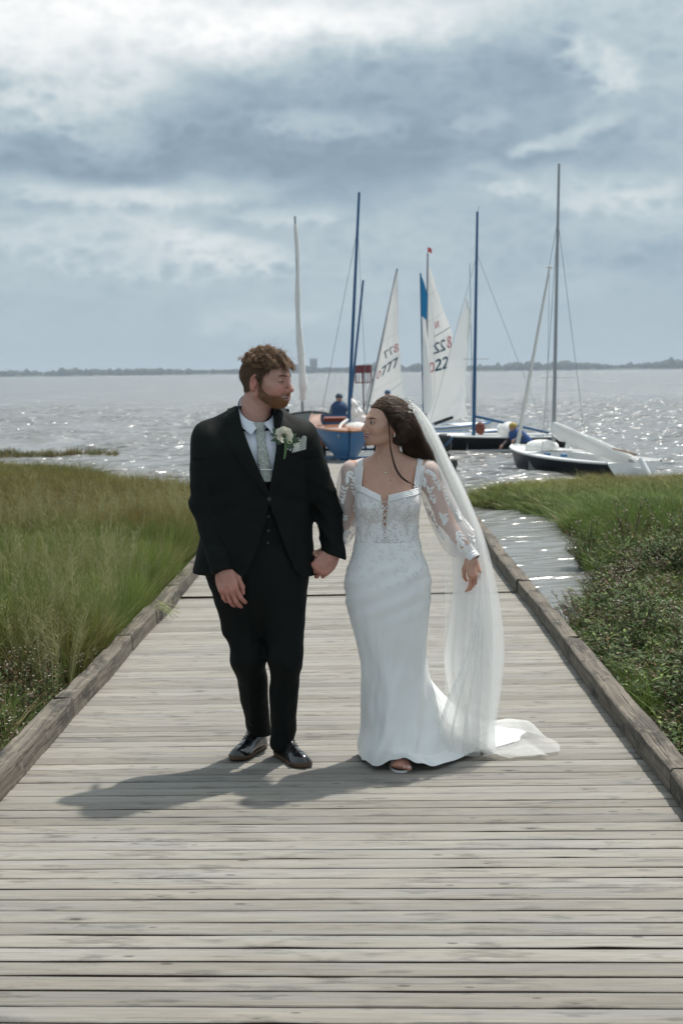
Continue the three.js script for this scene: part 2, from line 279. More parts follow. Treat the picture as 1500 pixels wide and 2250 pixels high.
function plankGeo(s, w, flip) {   // along x, top at y 0
  const n = 26, L = 2 * HALF + .34, top = [], side = [], pt = [], uvt = [], ps = [], r = rnd() * 99, off = rnd() * .24;
  const e = (i, k) => (fbm(i * .33 + r, k * 7.1 + r, 3) - .5) * .007 + (n2(i * 1.9 + r, k * 3 + 5) > .9 ? -.004 * (k ? 1 : -1) : 0), yy = (i, k) => (n2(i * .4 + r, k * 5 + 20) - .5) * .0014;
  for (let i = 0; i <= n; i++) {
    const x = -L / 2 + L * i / n, z0 = -w / 2 + e(i, 0), z1 = w / 2 + e(i, 1), u = off + .76 * (flip ? 1 - i / n : i / n), v0 = (s * 100 + 4) / 1024, v1 = (s * 100 + 96) / 1024, c = .004;
    pt.push(x, yy(i, 0) - c, z0, x, yy(i, 0), z0 + c, x, yy(i, 1), z1 - c, x, yy(i, 1) - c, z1); uvt.push(u, v0, u, lerp(v0, v1, .05), u, lerp(v0, v1, .95), u, v1);
    ps.push(x, yy(i, 0) - c, z0, x, -.032, z0 + .002, x, yy(i, 1) - c, z1, x, -.032, z1 - .002);
    if (i) { const a = (i - 1) * 4, b = a + 4; for (let k = 0; k < 3; k++) top.push(a + k, a + k + 1, b + k, b + k, a + k + 1, b + k + 1); side.push(a, b, a + 1, a + 1, b, b + 1, a + 2, a + 3, b + 2, b + 2, a + 3, b + 3); }
  }
  const A = geoOf(pt, top, uvt), B = geoOf(ps, side, ps.filter((_, i) => i % 3 < 2)), g = mergeGeometries([A, B], true);
  return g;
}
const boardwalk = new THREE.Group(); boardwalk.name = 'boardwalk'; boardwalk.userData.kind = 'structure'; scene.add(boardwalk);
{
  const geos = []; for (let s = 0; s < 10; s++) { geos.push(plankGeo(s, .083, false), plankGeo(s, .0812, true), plankGeo(s, .0795, s % 2 > 0), plankGeo(s, .084, true), plankGeo(s, .0805, false), plankGeo(s, .082, true)); }
  let d = 3.1, k = 0, dark = 0;
  while (d < 33.5 && k < 298) {
    const far = d > 11.35, gap = Math.abs(d - 11.35) < .06;
    if (!gap) {
      const m = part('plank', geos[(k * 7 + Math.floor(rnd() * 11)) % 60], [rnd() < .3 ? plankMatB : plankMat, plankSide], boardwalk);
      m.position.set(deckX(d), deckY(d) + rr(-.0004, .0004), -d);
      m.rotation.set(far && d > 21 ? .021 : .0138, far ? .02 : lerp(-.042, .04, (d - 3) / 8.3), rr(-.0008, .0008));
      m.name = 'plank';
    }
    d += far ? .1085 : .1008 + rr(-.0012, .0012); k++;
  }
  // timbers under the planks
  const wood = mat(.07, .055, .042, .9), bear = (x) => sheet(3, 30, (u, v) => { const d = 2.9 + v * 29, c = [[-.05, -.036], [.05, -.036], [.05, -.2], [-.05, -.2]][Math.round(u * 3)]; return [deckX(d) + x + c[0], deckY(d) + c[1], -d]; });
  for (const x of [-1.2, -.4, .4, 1.2]) part('bearer', bear(x), wood, boardwalk);
  for (const dd of [11.27, 11.43]) part('joint_beam', box(2.9, .09, .05, deckX(dd), deckY(dd) - .11, -dd), wood, boardwalk);
  // kerbs: rough squared timbers laid end to end
  const ktex = dataTex(1024, 256, (x, y) => { const g = fbm(x / 150, y / 4.5, 5, .6), st = fbm(x / 90 + 8, y / 40, 4), li = fbm(x / 22 + 50, y / 20, 4), cr = fbm(x / 260 + 70, y / 3, 3); let t = .62 + (g - .5) * .5 - sstep(.52, .75, st) * .22 - (cr > .72 ? .22 : 0); const q = sstep(.6, .72, li) * .5; return [lerp(178 * t, 176, q * .5), lerp(166 * t, 172, q * .5), lerp(150 * t, 150, q * .5)]; }, true);
  const kmat = new THREE.MeshStandardMaterial({ map: ktex, bumpMap: ktex, bumpScale: .012, roughness: .88, color: col(.82, .80, .775) });
  const prof = [[-.053, 0], [-.055, .088], [-.045, .102], [.043, .102], [.054, .090], [.055, 0]];
  const kerb = (side, d0, d1, w, hh, off) => {
    const r = rnd() * 99, L = d1 - d0, n = Math.max(8, Math.round(L * 22)), m = prof.length - 1;
    const g = sheet(m, n, (u, v) => {
      const i = Math.round(u * m), d = d0 + L * v, [px, py] = prof[i], wob = (fbm(d * 2.2 + r, i * 3.1, 3) - .5) * .02, chip = (i === 2 || i === 3) && n2(d * 5 + r, i) > .72 ? -.016 * (n2(d * 17, r + i)) : 0;
      return [deckX(d) + side * (HALF + .053) + px * w + wob * .8 - (i === 3 ? -1 : 1) * chip * .4 + off * Math.sin(v * 3.1), deckY(d) + .003 + py * hh + (py > .05 ? wob * .7 + chip : 0), -d];
    });
    const p = g.attributes.position, uv = g.attributes.uv; for (let q = 0; q < p.count; q++) uv.setXY(q, (-p.getZ(q)) / 2.2 + r, (q % (m + 1)) / m * .9 + r);
    const caps = []; for (const [v, s] of [[0, 1], [n, -1]]) { const pp = []; for (let i = 0; i <= m; i++) { const o = v * (m + 1) + i; pp.push(p.getX(o), p.getY(o), p.getZ(o)); } const ix = []; for (let i = 1; i < m; i++) ix.push(0, s > 0 ? i + 1 : i, s > 0 ? i : i + 1); caps.push(geoOf(pp, ix, pp.filter((_, i) => i % 3 < 2))); }
    part('kerb_timber', mergeGeometries([g, ...caps]), kmat, boardwalk);
  };
  seed = 9;
  for (const [a, b, w, h, o] of [[2.6, 5.2, 1, 1, 0], [5.215, 7.1, 1.02, 1, .004], [7.112, 8.95, .98, .98, .01], [8.962, 10.0, 1, 1, 0], [10.012, 11.3, 1.05, 1.02, .02], [11.33, 14, 1, 1, .01], [14.02, 17.5, 1, 1, 0], [17.52, 21, 1, 1, 0]]) kerb(-1, a, b, w, h, o);
  for (const [a, b, w, h, o] of [[2.6, 5.6, 1, .98, 0], [5.615, 8.7, 1.05, 1, -.008], [8.715, 11.3, .95, 1, .006], [11.33, 14.4, 1.05, 1.12, -.015], [14.42, 17.5, 1, 1, 0], [17.52, 21, 1, 1, 0]]) kerb(1, a, b, w, h, o);
}
// ---- far shore: a low wooded bank with a tower
{
  seed = 31;
  const D = 2500, bank = sheet(60, 3, (u, v) => { const x = (u - .5) * 2400; return [x, [-2, 2.2, 4.5, 4][Math.round(v * 3)] + (fbm(u * 20, v, 3) - .5) * 2 * (v > .1 ? 1 : 0), -D - v * 90]; });
  structure('far_shore', bank, mat(.055, .07, .035, .9));
  const ico = new THREE.IcosahedronGeometry(1, 2), p = ico.attributes.position; for (let i = 0; i < p.count; i++) { const s = 1 + (n3(p.getX(i) * 2.3 + 9, p.getY(i) * 2.3, p.getZ(i) * 2.3 + 5) - .5) * .7; p.setXYZ(i, p.getX(i) * s, p.getY(i) * s, p.getZ(i) * s); } ico.computeVertexNormals();
  const N = 2600, im = new THREE.InstancedMesh(ico, new THREE.MeshStandardMaterial({ color: 0xffffff, roughness: .9 }), N), M = new THREE.Matrix4(), c = new THREE.Color();
  for (let i = 0; i < N; i++) {
    const x = (rnd() - .5) * 2000, wood = fbm(x / 55 + 100, 3, 4), gap = fbm(x / 160 + 40, 8, 3), h = lerp(3.4, 6.4, sstep(.3, .72, wood)) * rr(.55, 1.2) * (gap < .42 ? .75 : 1) * (rnd() < .04 ? 1.5 : 1), w = h * rr(.6, 1.3);
    M.compose(V(x, 3.2 + h * .72, -D - rr(15, 80)), new THREE.Quaternion().setFromAxisAngle(V(0, 1, 0), rr(0, 6)), V(w, h, w)); im.setMatrixAt(i, M); const t = rr(.6, 1.2); im.setColorAt(i, c.setRGB(.036 * t, .055 * t, .03 * t));
  }
  im.name = 'far_trees'; tag(im, 'long line of hazy trees along the far shore on the horizon', 'trees', null, 'stuff'); scene.add(im);
  const tower = thing('church_tower', 'distant square tower rising above the hazy far shore', 'tower', [-46, 3, -D - 20]);
  part('wall', merge([box(13, 21, 13, 0, 10.5, 0), box(14, 1.4, 14, 0, 20.3, 0), ...[-5.2, 0, 5.2].map((x) => box(3, 2.2, 13, x, 22.05, 0))]), mat(.16, .15, .14, .9), tower);
  for (const x of [-3, 3]) part('window', box(2, 5, .6, x, 15, 6.6), mat(.03, .03, .035, .5), tower);
}
scene.fog = new THREE.FogExp2(new THREE.Color(.78, .88, 1.0), .00024);
// ---------------------------------------------------------------- marsh vegetation
{
  seed = 4242;
  const tuft = (n, h, spread, w) => {
    const pos = [], idx = [];
    for (let b = 0; b < n; b++) {
      const a = rr(0, 6.283), r = rr(0, .05), lean = rr(.05, 1) * spread, H = h * rr(.55, 1.1), dx = Math.cos(a), dz = Math.sin(a), px = -dz, pz = dx, o = pos.length / 3, ww = w * rr(.7, 1.2), fa = rr(0, 6.283), fx = Math.cos(fa), fz = Math.sin(fa);
      for (let i = 0; i < 4; i++) { const t = i / 3, x = dx * (r + lean * t * t * H), z = dz * (r + lean * t * t * H), y = H * t * (1 - .25 * lean * t), q = ww * (i === 3 ? .12 : 1 - .35 * t); pos.push(x - fx * q, y, z - fz * q, x + fx * q, y, z + fz * q); if (i) { const c = o + i * 2; idx.push(c - 2, c - 1, c, c, c - 1, c + 1); } }
    }
    return geoOf(pos, idx);
  };
  const blade = new THREE.MeshPhysicalMaterial({ color: 0xffffff, roughness: .75, side: THREE.DoubleSide, transmission: .4, thickness: 0, specularIntensity: .4 });
  const M = new THREE.Matrix4(), Q = new THREE.Quaternion(), E = new THREE.Euler(), c = new THREE.Color();
  const sow = (name, label, geos, tries, xr, dr, want, hue) => {
    const sets = geos.map(() => []);
    for (let i = 0; i < tries; i++) {
      const d = Math.sqrt(lerp(dr[0] ** 2, dr[1] ** 2, rnd())), x = lerp(xr[0](d), xr[1](d), rnd()), w = want(x, d); if (rnd() > w) continue;
      const s = rr(.7, 1.2), k = Math.floor(rnd() * geos.length); E.set(rr(-.12, .12) + .05, rr(0, 6.28), rr(-.12, .12) + .10); const hs = hue(x, d);
      sets[k].push([new THREE.Matrix4().compose(V(x, groundY(x, d) - .03, -d), Q.clone().setFromEuler(E), V(s * hs[4], s * hs[3], s * hs[4])), hs]);
    }
    sets.forEach((set, k) => { const im = new THREE.InstancedMesh(geos[k], blade, set.length); set.forEach(([m, hs], i) => { im.setMatrixAt(i, m); im.setColorAt(i, c.setRGB(hs[0], hs[1], hs[2])); }); im.name = numbered(name); tag(im, label, 'grass', null, 'stuff'); scene.add(im); });
  };
  const mix = (a, b, t) => a.map((v, i) => lerp(v, b[i], t));
  const G1 = [.25, .31, .075], G2 = [.105, .165, .04], RU = [.29, .185, .068], OL = [.30, .26, .09], ST = [.44, .36, .18];
  const hueL = (x, d) => {
    const n = fbm(x * .55 + 8, d * .4, 3), m = fbm(x * 1.7, d * 1.5 + 50, 3); let a = mix(G2, G1, m * 1.2), russet = Math.max(sstep(12.4, 16.5, d + (n - .5) * 9) * (1 - .5 * sstep(20, 24, d)), .5 * sstep(.58, .7, fbm(x * .9 + 31, d * .7 + 7, 3))); a = mix(a, RU, russet * rr(.25, .95)); a = mix(a, OL, sstep(18, 22, d) * .5); if (rnd() < .09) a = ST; const t = rr(.65, 1.3) * lerp(.75, 1.2, fbm(x * 1.1 + 3, d * .9, 2));
    return [a[0] * t, a[1] * t, a[2] * t, lerp(1.0, .8, sstep(9, 20, d)) * lerp(.65, 1.2, fbm(x * 1.6 + 60, d * 1.3, 3)) * (d < 8 ? .6 : 1), d > 15 ? 1.5 : 1];
  };
  const beside = (x, d) => Math.abs(x - deckX(d)) > 1.53 + .1 * n2(d * 3, 5) ? 1 : 0, dense = (x, d) => land(x, d) > .03 ? beside(x, d) : 0;
  const gA = tuft(13, .52, .55, .0033), gB = tuft(11, .44, .9, .004), gC = tuft(15, .60, .38, .0028), gF = tuft(16, .42, .35, .006);
  sow('marsh_grass', 'tall green and russet marsh grass filling the left bank', [gA, gB, gC], 15500, [(d) => -.265 * d - .6, () => -1.35], [4.6, 15], (x, d) => dense(x, d) * (d < 8.4 ? .12 : 1), hueL);
  sow('marsh_grass', 'brown and olive marsh grass towards the left shore', [gF, gA], 19000, [(d) => -.265 * d - .6, () => -1.0], [14, 29], dense, hueL);
  sow('marsh_grass', 'thin strip of grass standing in the water off the left shore', [gF], 2600, [() => -11.4, () => -4.9], [35, 37], (x, d) => land(x, d) > .02 ? .6 : 0, () => [.22 * rr(.7, 1.2), .19, .08, rr(.25, .62), 1.2]);
  const hueR = (x, d) => { const m = fbm(x * 1.3 + 20, d * 1.2, 3); let a = mix(G2, [.20, .28, .06], m * 1.3); a = mix(a, OL, sstep(19.5, 22.5, d) * rr(.2, .8)); a = mix(a, RU, sstep(21.5, 24, d) * rr(0, .6)); if (rnd() < .06) a = ST; const t = rr(.65, 1.3) * lerp(.75, 1.2, fbm(x * 1.1 + 3, d * .9, 2)); return [a[0] * t, a[1] * t, a[2] * t, lerp(.8, .42, sstep(15, 20, d)) * lerp(.7, 1.25, fbm(x * 1.4 + 9, d * 1.2, 3)) * (d < 13 ? .7 : 1), d > 17 ? 1.4 : 1]; };
  sow('marsh_grass', 'bright green marsh grass on the right bank below the boats', [gF, gA, gB], 15000, [() => 1.5, (d) => .265 * d + .8], [13.5, 24.8], (x, d) => dense(x, d) * (d < 15.5 ? .5 : 1), hueR);
  sow('marsh_grass', 'sparse grass growing among the bushes right of the boardwalk', [gA, gB], 3800, [() => 1.5, (d) => .265 * d + .7], [4.8, 14], (x, d) => dense(x, d) * .4, hueR);

  const stalk = (() => { const pos = [], idx = []; for (let b = 0; b < 4; b++) { const a = rr(0, 6.28), H = rr(.55, .8), l = rr(.05, .3), o0 = pos.length / 3; const at = (t) => [Math.cos(a) * (.03 + l * t * t * H), H * t, Math.sin(a) * (.03 + l * t * t * H)]; for (let i = 0; i < 4; i++) { const p = at(i / 3); pos.push(p[0] - .0014, p[1], p[2], p[0] + .0014, p[1], p[2]); if (i) { const c = o0 + i * 2; idx.push(c - 2, c - 1, c, c, c - 1, c + 1); } } for (let k = 0; k < 16; k++) { const p = at(rr(.74, 1)), o = pos.length / 3, q = rr(0, 6.28), L = rr(.02, .045); pos.push(p[0], p[1], p[2], p[0] + Math.cos(q) * L * .5 + .003, p[1] + L * .6, p[2] + Math.sin(q) * L * .5, p[0] + Math.cos(q) * L, p[1] + L, p[2] + Math.sin(q) * L); idx.push(o, o + 1, o + 2); } } return geoOf(pos, idx); })();
  sow('seeding_grass', 'taller seeding grass stalks scattered through the left marsh', [stalk], 1500, [(d) => -.265 * d - .6, () => -1.4], [7.6, 17], (x, d) => dense(x, d) * sstep(.42, .62, fbm(x * .9 + 80, d * .8, 3)), () => { const t = rr(.8, 1.2); return [.34 * t, .33 * t, .16 * t, rr(.7, 1.05), 1]; });

  // ---- bushy flowering plants, each with stems, leaves and seed heads
  const leafM = new THREE.MeshPhysicalMaterial({ vertexColors: true, roughness: .7, specularIntensity: .4, side: THREE.DoubleSide, transmission: .18, thickness: 0 }), stemM = mat(.11, .075, .045, .85), headM = new THREE.MeshPhysicalMaterial({ vertexColors: true, roughness: .95, side: THREE.DoubleSide, transmission: .3, thickness: 0 });
  const plantKinds = [];
  for (let k = 0; k < 8; k++) {
    const dry = k > 4, stems = [], lp = [], li = [], lc = [], hp = [], hi = [], hc = [], H = rr(.42, .6), R = rr(.28, .4);
    const quad = (P, I, C, p, dir, side, L, w, colr) => { const o = P.length / 3; P.push(p[0], p[1], p[2], p[0] + dir[0] * L * .5 + side[0] * w, p[1] + dir[1] * L * .5 + side[1] * w, p[2] + dir[2] * L * .5 + side[2] * w, p[0] + dir[0] * L, p[1] + dir[1] * L - L * .12, p[2] + dir[2] * L, p[0] + dir[0] * L * .5 - side[0] * w, p[1] + dir[1] * L * .5 - side[1] * w, p[2] + dir[2] * L * .5 - side[2] * w); I.push(o, o + 1, o + 2, o, o + 2, o + 3); for (let i = 0; i < 4; i++) C.push(...colr); };
    const rdir = (up) => { const a = rr(0, 6.283), y = rr(-.2, .6) + up, q = Math.hypot(1, y); return [Math.cos(a) / q, y / q, Math.sin(a) / q]; };
    for (let s = 0; s < 40; s++) {
      const a = rr(0, 6.283), r = Math.sqrt(rnd()), top = [Math.cos(a) * R * r, H * rr(.6, 1.05) * (1 - .35 * r * r), Math.sin(a) * R * r], mid = [top[0] * .45 + rr(-.03, .03), top[1] * .5, top[2] * .45 + rr(-.03, .03)];
      const C3 = new THREE.CatmullRomCurve3([V(top[0] * .25, 0, top[2] * .25), V(...mid), V(...top)]); stems.push(new THREE.TubeGeometry(C3, 5, .0022, 3));
      for (let l = 0; l < 24; l++) { const t = rr(.15, 1), p = C3.getPoint(t).toArray(), dr = rdir(.25), sd = [-dr[2], 0, dr[0]], tn = rr(.6, 1.35), g = rnd(); quad(lp, li, lc, p, dr, sd, rr(.03, .085) * (dry ? .75 : 1), rr(.006, .013) * (dry ? .7 : 1), g < (dry ? .5 : .13) ? [.12 * tn, .07 * tn, .032 * tn] : g < .27 ? [.20 * tn, .26 * tn, .065 * tn] : [.07 * tn, .115 * tn, .032 * tn]); }
      if (rnd() < (dry ? .45 : .2)) for (let b = 0; b < 4; b++) { const p = [top[0] + rr(-.035, .035), top[1] + rr(-.02, .035), top[2] + rr(-.035, .035)], kind = rnd(); stems.push(rod(top, p, .0012, .001, 3)); for (let f = 0; f < 7; f++) { const dr = rdir(.4), tn = rr(.7, 1.2); quad(hp, hi, hc, p, dr, [-dr[2], .3, dr[0]], rr(.007, .014), .0035, kind < .4 ? [.62 * tn, .56 * tn, .48 * tn] : kind < .6 ? [.50 * tn, .38 * tn, .36 * tn] : [.24 * tn, .15 * tn, .08 * tn]); } }
    }
    plantKinds.push([merge(stems), geoOf(lp, li, null, null, lc), geoOf(hp, hi, null, null, hc)]);
  }
  const plant = (x, d, s, sy, label, group) => { const k = plantKinds[/brown/.test(label) || rnd() < .16 ? 5 + Math.floor(rnd() * 3) : Math.floor(rnd() * 5)], o = thing('flowering_bush', label, 'bush', [x, groundY(x, d) - .03, -d], rr(0, 6.28), group); o.scale.set(s, s * sy, s); part('stems', k[0], stemM, o); part('leaves', k[1], leafM, o); part('seed_heads', k[2], headM, o); };
  for (let i = 0; i < 17; i++) { const d = 5.5 + i * .21, x = deckX(d) - HALF - lerp(.36, .62, (i * 7 % 5) / 4), near = d < 7.2; plant(x, d, rr(.75, 1.0), rr(.75, 1.0) * (near ? .85 : 1), near ? 'brown-green bush with pale seed heads beside the nearest stretch of the left kerb' : 'brown-green bush with pale seed heads between the left kerb and the tall grass', 'bushes beside the left kerb'); }
  for (const [x, d] of [[-2.3, 8.0], [-2.6, 8.9], [-2.2, 9.0]]) plant(x, d, 1, 1, 'brown bush half sunk in the tall grass at the left edge', 'bushes at the edge of the left grass');
  for (let i = 0, n = 0; i < 2400 && n < 120; i++) { const d = lerp(5, 15.6, Math.pow(rnd(), .85)), x = rr(1.62, .265 * d + .5), l = land(x, d), off = x - deckX(d) - HALF; if (l < .05 || off < .33) continue; n++; plant(x, d, rr(.6, 1.25), rr(.65, 1.15) * (off < .55 ? .65 : 1), off < .7 ? 'green bush with pale seed heads close against the right kerb' : d > 12.2 ? 'bush with pale seed heads at the back of the thicket, by the water inlet' : 'olive bush with pale seed heads in the middle of the thicket on the right', off < .7 ? 'bushes along the right kerb' : d > 12.2 ? 'bushes by the inlet' : 'bushes of the right thicket'); }
  // weeds leaning over the left kerb
  for (const [d, x, k, lb] of [[10.15, -1.40, 0, 'small grass tuft hanging over the left kerb timber']]) { const o = thing('grass_tuft', lb, 'grass tuft', [x, deckY(d) + .02, -d]); const L = []; for (let i = 0; i < 16; i++) { const a = rr(-.9, .9), l = rr(.12, .28); L.push(tube([[rr(-.03, .03), 0, rr(-.06, .06)], [.10 * rr(.5, 1), l * .5, Math.sin(a) * .1], [.2 * rr(.6, 1.1), l * rr(-.1, .35), Math.sin(a) * .2]], .0022, 8, 3)); } part('blades', merge(L), mat(.30, .33, .14, .8), o); }
}
// ---------------------------------------------------------------- boats and what stands in the water
{
  seed = 99;
  const beamAt = table([[0, .02], [.06, .30], [.15, .56], [.3, .83], [.5, 1], [.7, 1], [.88, .93], [1, .84]]);
  // hull: bow towards +z, waterline at y 0; rails at the sheer
  function boat(name, label, at, turn, o) {
    const b = thing(name, label, 'sailing boat', at, turn, 'sailing dinghies at the shore'); b.rotation.order = 'YXZ'; b.rotation.x = o.pitch ?? 0; const { L, B, H, keel = .18, hull, bottom = hull, rail, deck, floor = deck, sheer = .10, fore = .36, tilt = 0 } = o;
    const y1 = (t) => H + sheer * Math.pow(1 - t, 2) * 1.6, y0 = (t) => -keel * (1 - Math.pow(1 - clamp(t / .22), 2) * 1.0) * (1 - .45 * t), zz = (t) => L * (.5 - t), rake = (t, s) => t < .12 ? (1 - t / .12) * (1 - s) * -L * .05 : 0;
    const P = (t, s) => { const a = Math.abs(s), w = B / 2 * beamAt(t)[0]; return [Math.sign(s) * w * Math.pow(a, .55), lerp(t < .02 ? y0(.02) * .2 : y0(t), y1(t), Math.pow(a, 1.25)), zz(t) + rake(t, a)]; };
    const skin = (s0, s1) => sheet(24, 44, (u, v) => P(v, lerp(s0, s1, u)));
    part('hull', mergeGeometries([skin(-1, -.42), skin(.42, 1)]), hull, b);
    part('bottom', skin(-.425, .425), bottom, b);
    part('transom', sheet(16, 6, (u, v) => { const p = P(1, u * 2 - 1); return [p[0], lerp(p[1], y1(1), v), p[2] - .004]; }), o.transom ?? hull, b);
    for (const s of [-1, 1]) part('gunwale', tube(Array.from({ length: 14 }, (_, i) => { const p = P(i / 13, s); return [p[0] + s * .008, p[1] + .008, p[2]]; }), .026, 40, 6), rail, b);
    part('foredeck', sheet(14, 14, (u, v) => { const t = lerp(.005, fore, v), w = B / 2 * beamAt(t)[0]; return [(u * 2 - 1) * w * .985, y1(t) + .05 * (1 - Math.pow(u * 2 - 1, 2)) * clamp(t * 6), zz(t)]; }), deck, b);
    for (const s of [-1, 1]) part('side_deck', sheet(3, 24, (u, v) => { const t = lerp(fore, 1, v), w = B / 2 * beamAt(t)[0]; return [s * lerp(w * .985, w * .66, u), y1(t) + .012 * u, zz(t)]; }), deck, b);
    part('cockpit', mergeGeometries([sheet(8, 16, (u, v) => { const t = lerp(fore, .99, v), w = B / 2 * beamAt(t)[0] * .66; return [(u * 2 - 1) * w, .05, zz(t)]; }), ...[-1, 1].map((s) => sheet(2, 20, (u, v) => { const t = lerp(fore, .99, v), w = B / 2 * beamAt(t)[0] * .66; return [s * w, lerp(y1(t) + .012, .05, u), zz(t)]; })), sheet(8, 2, (u, v) => { const w = B / 2 * beamAt(fore)[0]; return [(u * 2 - 1) * w * .9, lerp(y1(fore) + .03, .05, v), zz(fore)]; })]), floor, b);
    part('thwart', box(B * .8, .03, .22, 0, H * .62, zz(.62), .008), deck, b);
    return b;
  }
  // part given in world points, under a boat that is turned and moved
  const local = (b, p) => { b.updateMatrixWorld(true); return b.worldToLocal(V(...p)).toArray(); };
  const spar = (b, name, p, q, r0, r1, m, label) => part(name, rod(local(b, p), local(b, q), r0, r1, 10), m, b, label);
  const wire = mat(.30, .32, .34, .4), stay = (b, p, q) => part('stay', rod(local(b, p), local(b, q), .006, .006, 4), wire, b);
  const white = mat(.78, .78, .77, .45), cream = mat(.70, .69, .65, .5), black = mat(.010, .011, .014, .35), navy = mat(.014, .017, .026, .35), blueM = mat(.02, .13, .30, .4), blueMast = mat(.012, .085, .20, .35), grey = mat(.33, .34, .35, .35, { metalness: .5 }), varnish = new THREE.MeshPhysicalMaterial({ map: dataTex(256, 256, (x, y) => { const t = .8 + .4 * (fbm(x / 9, y / 60, 4) - .5); return [205 * t, 128 * t, 66 * t]; }, true), color: col(.95, .9, .85), roughness: .35, clearcoat: .6, side: THREE.DoubleSide }), dark = mat(.02, .02, .022, .6), cloth = new THREE.MeshPhysicalMaterial({ color: col(.86, .86, .84), roughness: .9, side: THREE.DoubleSide, transmission: .45, thickness: 0 });
  const printed = (draw, w = 512, h = 1024) => { const cv = document.createElement('canvas'); cv.width = w; cv.height = h; const g = cv.getContext('2d'); g.fillStyle = '#eceae6'; g.fillRect(0, 0, w, h); g.strokeStyle = '#c9c9c6'; g.lineWidth = 3; for (let i = 1; i < 6; i++) { g.beginPath(); g.moveTo(0, h * i / 6 + 20); g.lineTo(w, h * i / 6 - 20); g.stroke(); } draw(g, w, h); const t = new THREE.CanvasTexture(cv); t.colorSpace = THREE.SRGBColorSpace; return new THREE.MeshPhysicalMaterial({ map: t, roughness: .9, side: THREE.DoubleSide, transmission: .45, thickness: 0 }); };
  const ink = (g, s, x, y, size, c, mirrored, slant = 0, wide = 2.3) => { g.save(); g.translate(x, y); g.transform(1, slant, 0, 1, 0, 0); g.scale(mirrored ? -wide : wide, 1); g.fillStyle = c; g.font = `bold ${size}px sans-serif`; g.textAlign = 'center'; g.fillText(s, 0, 0); g.restore(); };
  // sail between luff (top a, foot b) and leech (top c, foot d), bellied by `belly`
  const sail = (b, name, a, foot, c, d, belly, m, wob = .02, label, mids) => { const [A, F, C, D] = [a, foot, c, d].map((p) => local(b, p)), K = mids ? mids.map((p) => local(b, p)) : null; return part(name, sheet(18, 36, (u, v) => { const l = A.map((q, i) => lerp(q, F[i], v)); let r = C.map((q, i) => lerp(q, D[i], v)); if (K) r = v < .5 ? C.map((q, i) => lerp(q, K[0][i], v * 2)) : K[0].map((q, i) => lerp(q, D[i], v * 2 - 1)); const bel = belly * Math.sin(u * 3.14) * Math.sin(v * 2.6 + .25) + wob * (fbm(u * 4 + belly * 9, v * 6, 3) - .5) * 3; return [lerp(l[0], r[0], u) + bel * .3, lerp(l[1], r[1], u), lerp(l[2], r[2], u) + bel]; }), m, b, label); };
  const upright = (mesh) => { const uv = mesh.geometry.attributes.uv; for (let i = 0; i < uv.count; i++) uv.setY(i, 1 - uv.getY(i)); };
  const heap = (b, name, at, size, m, s0) => { const A = local(b, at); return part(name, nets((x, y, z) => ell(x, y, z, [0, 0, 0], size) + (fbm(x * 9 + s0, y * 9 + z * 7, 4) - .5) * .22 * size[1], size.map((v) => -v * 1.5), size.map((v) => v * 1.5), Math.min(...size) / 7).translate(...A), m, b); };

  // navy dinghy moored at the right, stern towards us, sail dropped along the boom
  {
    const b = boat('sailing_dinghy', 'navy hulled dinghy behind the right grass bank, its white sail dropped along the boom', [4.55, WATER - .04, -28.25], Math.atan2(3.63 - 5.47, -(30 - 26.5)) , { L: 3.95, B: 1.5, H: .36, keel: .12, hull: navy, bottom: mat(.30, .30, .30, .4), rail: white, deck: white, transom: white, sheer: .1 });
    spar(b, 'mast', [4.33, -.05, -29], [4.43, 5.81, -29], .045, .026, grey); spar(b, 'spreader', [4.05, 1.55, -29], [4.75, 1.55, -29], .008, .008, grey);
    for (const q of [[3.66, .1, -29.9], [4.95, .0, -28.6], [4.0, .05, -28.3]]) stay(b, [4.41, 4.7, -29], q);
    spar(b, 'boom', [4.33, .60, -29], [5.55, -.06, -26.7], .032, .03, grey);
    part('dropped_sail', sheet(20, 40, (u, v) => { const a = u * 6.283, c = [lerp(4.33, 5.5, v), lerp(.58, -.02, v), lerp(-28.95, -26.8, v)], r = lerp(.10, .13, Math.sin(v * 3)) * (1 + .4 * (fbm(u * 6, v * 12, 3) - .5)), hang = Math.sin(a) < 0 ? lerp(2.3, .9, v) : .8; return local(b, [c[0] + Math.cos(a) * r * .7, c[1] + Math.sin(a) * r * hang, c[2] + Math.cos(a) * r * .5]); }, { closeU: true }), cloth, b);
    heap(b, 'folded_jib', [4.1, .14, -29.0], [.36, .16, .3], cloth, 3); spar(b, 'rudder_stock', [5.55, .05, -26.35], [5.7, -.3, -26.2], .05, .06, white); part('rudder', box(.05, .55, .28, 0, .0, -2.15, .02), white, b); spar(b, 'tiller', [5.5, .12, -26.5], [5.2, .2, -27.2], .018, .015, mat(.25, .14, .07, .5));
    for (const z of [-.2, .35]) part('cleat', box(.12, .06, .10, .3, .42, z, .02), blueM, b);
  }
  // black hull with blue mast and boom
  {
    const b = boat('sailing_dinghy', 'long black hulled boat with a blue mast and blue boom', [3.65, WATER - .02, -36.1], Math.PI / 2 * -1 + .08, { L: 3.9, B: 1.6, H: .40, keel: .12, hull: black, bottom: white, rail: white, deck: white, sheer: .06 });
    spar(b, 'mast', [3.36, 0, -36], [3.47, 5.65, -36], .05, .03, blueMast); spar(b, 'boom', [3.42, .56, -36], [5.17, .15, -35.4], .04, .035, blueMast); spar(b, 'wind_vane', [3.47, 5.65, -36], [3.52, 5.78, -36], .006, .006, grey); spar(b, 'spreader', [3.1, 2.0, -36], [3.75, 2.0, -36], .008, .008, grey);
    for (const q of [[5.2, .1, -36], [2.2, .1, -36.3]]) stay(b, [3.46, 4.6, -36], q);
